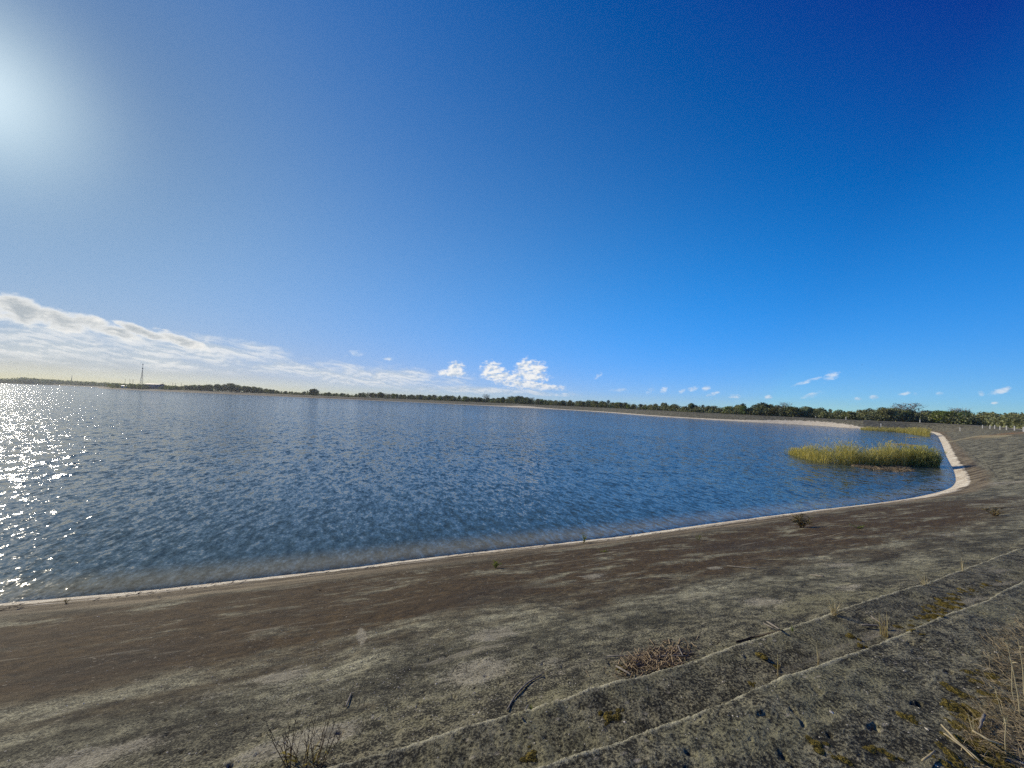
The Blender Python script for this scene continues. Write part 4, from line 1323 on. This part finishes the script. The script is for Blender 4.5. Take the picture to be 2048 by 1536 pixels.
for (a, b_, w_, t_) in ((1216, 1437, 26, 'left one of two yellow moss cushions above the upper ledge'), (1235, 1434, 28, 'right one of two yellow moss cushions above the upper ledge'), (1806, 1432, 34, 'lone moss cushion beside a dark hole at the right'), (1820, 1438, 26, 'moss cushion at the rim of the dark hole'),
                        (1061, 1514, 30, 'moss cushion at the bottom edge next to the upper ledge'), (1632, 1488, 34, 'moss cushion at the bottom right beside straw litter'), (1688, 1520, 34, 'flat moss cushion at the bottom edge under the slope corner'), (1520, 1310, 32, 'flat moss cushion on the strip between the ledges'), (1702, 1272, 22, 'moss cushion tight under the upper ledge'),
                        (1720, 1290, 18, 'small moss cushion pressed against the upper ledge'), (1550, 1332, 18, 'small moss cushion behind the dry stalks'), (1500, 1366, 16, 'small moss cushion where the upper ledge turns pale'), (1740, 1500, 28, 'reddish moss cushion beside a dark hole at the bottom'), (1780, 1512, 30, 'reddish moss cushion right of the dark hole at the bottom')):
    cushion(a, b_, w_, t_, None, .7)

def stick(path_px, rad, material, label, cat='stick', name='driftwood_stick', lift=.012, group=None):
    pp = [hit(*q) for q in path_px]
    o0 = pp[0].copy()
    pts_ = []
    for i in range(len(pp) - 1):
        for k in range(4):
            pts_.append(pp[i].lerp(pp[i + 1], k / 4) - o0 + Vector((rt.gauss(0, rad * .2), rt.gauss(0, rad * .2), lift)))
    pts_.append(pp[-1] - o0 + Vector((0, 0, lift)))
    b = Bag()
    n = len(pts_)
    b.tube(pts_, [rad * (1 - .55 * abs(i / (n - 1) - .35) - .1 * rt.random()) for i in range(n)], 7)
    o = b.build(name, material, smooth=True); o.location = o0
    return tag(o, label, cat, group)
stick([(1014, 1424), (1030, 1395), (1052, 1371), (1083, 1352)], .0075, M['stick'], 'long curved grey stick lying on the slope in the foreground')
stick([(1044, 1441), (1056, 1413)], .0065, M['stick'], 'short grey stick beside the lower ledge in the foreground')
stick([(1472, 1285), (1510, 1276), (1565, 1262)], .010, M['darkwood'], 'dark rotten branch lying along the lower ledge', name='rotten_branch', lift=.01)
stick([(1527, 1252), (1548, 1263)], .007, M['stick'], 'pale reed stalk lying across the dark branch', name='reed_stalk', lift=.03)
stick([(1534, 1250), (1558, 1266)], .010, M['stick'], 'second thin pale reed stalk across the dark branch', name='reed_stalk', lift=.035)
stick([(1722, 1254), (1778, 1257)], .010, M['stick'], 'straight pale reed stalk lying level above the upper ledge', name='reed_stalk', lift=.02)
stick([(1742, 1236), (1764, 1252)], .009, M['stick'], 'slanting pale reed stalk meeting the thin straw tuft', name='reed_stalk', lift=.02)
stick([(692, 1416), (702, 1389)], .007, M['stick'], 'thin pale twig lying on the dark slope left of centre', name='twig')
stick([(1969, 1440), (1959, 1468)], .008, M['stick'], 'short bleached stick standing out of the corner moss', name='twig', lift=.03)
stick([(1884, 1461), (1910, 1490), (1960, 1534)], .006, M['straw'], 'long bleached stalk lying across the corner moss', name='fallen_stalk', lift=.03)
stick([(1888, 1478), (1925, 1505), (1950, 1530)], .005, M['straw'], 'thinner bleached stalk beside the long one on the corner moss', name='fallen_stalk', lift=.03)
stick([(1946, 1480), (1975, 1498), (2005, 1510)], .006, M['straw'], 'bleached stalk curving across the reddish corner moss', name='fallen_stalk', lift=.05)
stick([(1845, 1530), (1870, 1510)], .006, M['straw'], 'short bleached stalk at the bottom edge left of the corner moss', name='fallen_stalk', lift=.02)
stick([(1512, 1139), (1454, 1133)], .012, M['stick'], 'thin pale stalk lying on the brown slope above the lower ledge', name='fallen_stalk', lift=.015)
stick([(1648, 1155), (1620, 1151)], .012, M['stick'], 'short pale stalk lying right of the longer one on the brown slope', name='fallen_stalk', lift=.015)

# heap of flotsam behind the lower ledge
b, m_ = Bag(), Bag()
for i in range(900):
    u = rt.gauss(0, .42)
    a = 1310 + u * 82; c = 1328 - u * 20 + rt.gauss(0, 11)
    p = slope_pt(a, c); z = gnd(p.x, p.y)
    q = rt.uniform(0, 6.283) if rt.random() < .55 else rt.gauss(.45, .3); l = rt.uniform(.02, .11)
    zz = z + rt.uniform(.0, .026) * math.exp(-u * u * 2)
    b.tube([(p.x, p.y, zz), (p.x + math.cos(q) * l, p.y + math.sin(q) * l, zz + rt.gauss(.004, .012))], rt.uniform(.0018, .0045), 4, rt.random())
tag(b.build('flotsam', M['litter']), 'heap of broken brown reed litter washed against the lower ledge', 'flotsam', kind='stuff')
for (x0, y0, x1, y1, r_, t_) in ((1232, 1338, 1262, 1356, .010, 'pale stick end poking from the left of the flotsam heap'), (1300, 1318, 1378, 1318, .008, 'straight stick lying along the top of the flotsam heap'), (1355, 1296, 1366, 1318, .008, 'short upright-lying stick at the right of the flotsam heap'), (1214, 1318, 1290, 1316, .007, 'long thin stick along the back of the flotsam heap')):
    stick([(x0, y0), (x1, y1)], r_, M['stick'], t_, lift=.025, group='sticks in the flotsam heap')
for (a, c, w_) in ((1240, 1334, 22), (1252, 1340, 26), (1285, 1322, 22), (1330, 1314, 20), (1262, 1328, 18)):
    cushion(a, c, w_, 'olive moss lump caught in the flotsam heap', 'moss lumps in the flotsam heap', .8)

# scattered pale chips and dead grass bits on the lining
b = Bag()
for i in range(2200):
    a = rt.uniform(-30, 2080); c = rt.uniform(1060, 1550)
    if rt.random() < .55: a, c = rt.gauss(760, 260), rt.gauss(1340, 70)
    p = slope_pt(a, min(max(c, 1020), 1560))
    s_, v_ = su(p.x, p.y)
    if v_ < .8: continue
    z = gnd(p.x, p.y)
    s_ = rt.uniform(.0025, .0065) * (1 + .9 * (rt.random() < .06)) * max(1, min(p.y / 5, 3))
    k = len(b.v)
    for d in ((1, 0, 0), (0, 1, 0), (-1, 0, 0), (0, -1, 0), (0, 0, .6), (0, 0, -.6)):
        b.v.append((p.x + d[0] * s_ * rt.uniform(.6, 1.4), p.y + d[1] * s_ * rt.uniform(.6, 1.4), z + s_ * .1 + d[2] * s_ * .55 + rt.gauss(0, s_ * .12)))
    for q in ((0, 1, 4), (1, 2, 4), (2, 3, 4), (3, 0, 4), (1, 0, 5), (2, 1, 5), (3, 2, 5), (0, 3, 5)):
        b.f.append(tuple(k + j for j in q)); b.t.append(rt.random())
tag(b.build('gravel_chips', M['pebble']), 'small pale chips scattered over the dark slope', 'gravel', kind='stuff')
b = Bag()
for L in (LA, LB):
    for i in range(420):
        t = rt.random(); s_ = L[0, 0] + (L[-1, 0] - L[0, 0]) * t
        v_ = np.interp(s_, L[:, 0], L[:, 1]) - abs(rt.gauss(0, .04)) - .01
        x, y = P0[0] + NEAR_U[0] * s_ + NEAR_N[0] * v_, P0[1] + NEAR_U[1] * s_ + NEAR_N[1] * v_
        z = gnd(x, y); a = rt.gauss(math.atan2(NEAR_U[1], NEAR_U[0]), .8); l = rt.uniform(.02, .09)
        b.blade((x, y, z), (x + math.cos(a) * l, y + math.sin(a) * l, z + rt.uniform(.002, .03)), .004, (0, 0, .004), 2, rt.random())
tag(b.build('straw_litter', M['straw']), 'dry straw bits caught along the two ledges', 'straw', kind='stuff')

# a thin wrack line of straw and shell chips along the near water's edge
b = Bag()
for i in range(1500):
    s_ = rt.uniform(-24, 30)
    v_ = rt.choice((.10, .42, .50, .75)) + rt.gauss(0, .07) + .10 * float(perlin(np.array([s_ * .35]), np.array([.5]))[0])
    if perlin(np.array([s_ * .9]), np.array([7.5]))[0] < rt.uniform(-.5, .4): continue
    x, y = P0[0] + NEAR_U[0] * s_ + NEAR_N[0] * v_, P0[1] + NEAR_U[1] * s_ + NEAR_N[1] * v_
    z = gnd(x, y)
    if z < .01: continue
    a = rt.gauss(math.atan2(NEAR_U[1], NEAR_U[0]), .7); l = rt.uniform(.03, .16)
    b.blade((x, y, z), (x + math.cos(a) * l, y + math.sin(a) * l, z + rt.uniform(.002, .02)), rt.uniform(.006, .022), (0, 0, .004), 2, rt.random())
tag(b.build('wrack_line', M['litter']), 'thin broken line of brown wrack along the near water edge', 'wrack', kind='stuff')

# birds far off in the sky
def bird(px, py, D, span, rz, label):
    d = ray(px, py); p = EYE + d * D
    r = empty('bird', p, rz)
    b = Bag()
    n = 8
    b.tube([(-span * .20, 0, 0), (-span * .08, 0, .01), (span * .06, 0, .01), (span * .16, 0, .0), (span * .22, 0, 0)], [.01, span * .045, span * .05, span * .03, .008], 8)
    b.build('body', M['feather'], r, True)
    for sg in (-1, 1):
        w = Bag()
        w.face([(span * .08, 0, .02), (span * .10, sg * span * .22, span * .10), (span * .0, sg * span * .5, span * .04), (-span * .05, sg * span * .22, span * .09), (-span * .07, 0, .02)])
        w.face([(-span * .07, 0, -.0), (-span * .05, sg * span * .22, span * .07), (span * .0, sg * span * .5, span * .03), (span * .10, sg * span * .22, span * .08), (span * .08, 0, .0)])
        w.build('wing', M['feather'], r)
    tag(r, label, 'bird')
bird(1024, 682, 260, 1.0, .6, 'dark bird flying high above the middle cumulus')
bird(1724, 730, 200, .8, 1.9, 'dark bird flying above the right end of the far bank')
bird(692, 493, 230, .8, .2, 'tiny dark bird high in the blue sky left of centre')

# ------------------------------------------------------------------ thin air between here and the far shore
def build_haze():
    m, g, out = mat('thin_haze')
    v = g.new('ShaderNodeVolumePrincipled', {'Color': (.86, .91, .96, 1.0), 'Density': .00012, 'Anisotropy': .35})
    g.t.links.new(v.outputs[0], out.inputs['Volume'])
    b = Bag(); b.box((0, 0, 27.0), (4700, 4700, 64.0))
    o = mesh_obj('haze', b.v, b.f, m)
    tag(o, 'thin bright haze over the water towards the far shore', 'haze', kind='stuff')
build_haze()
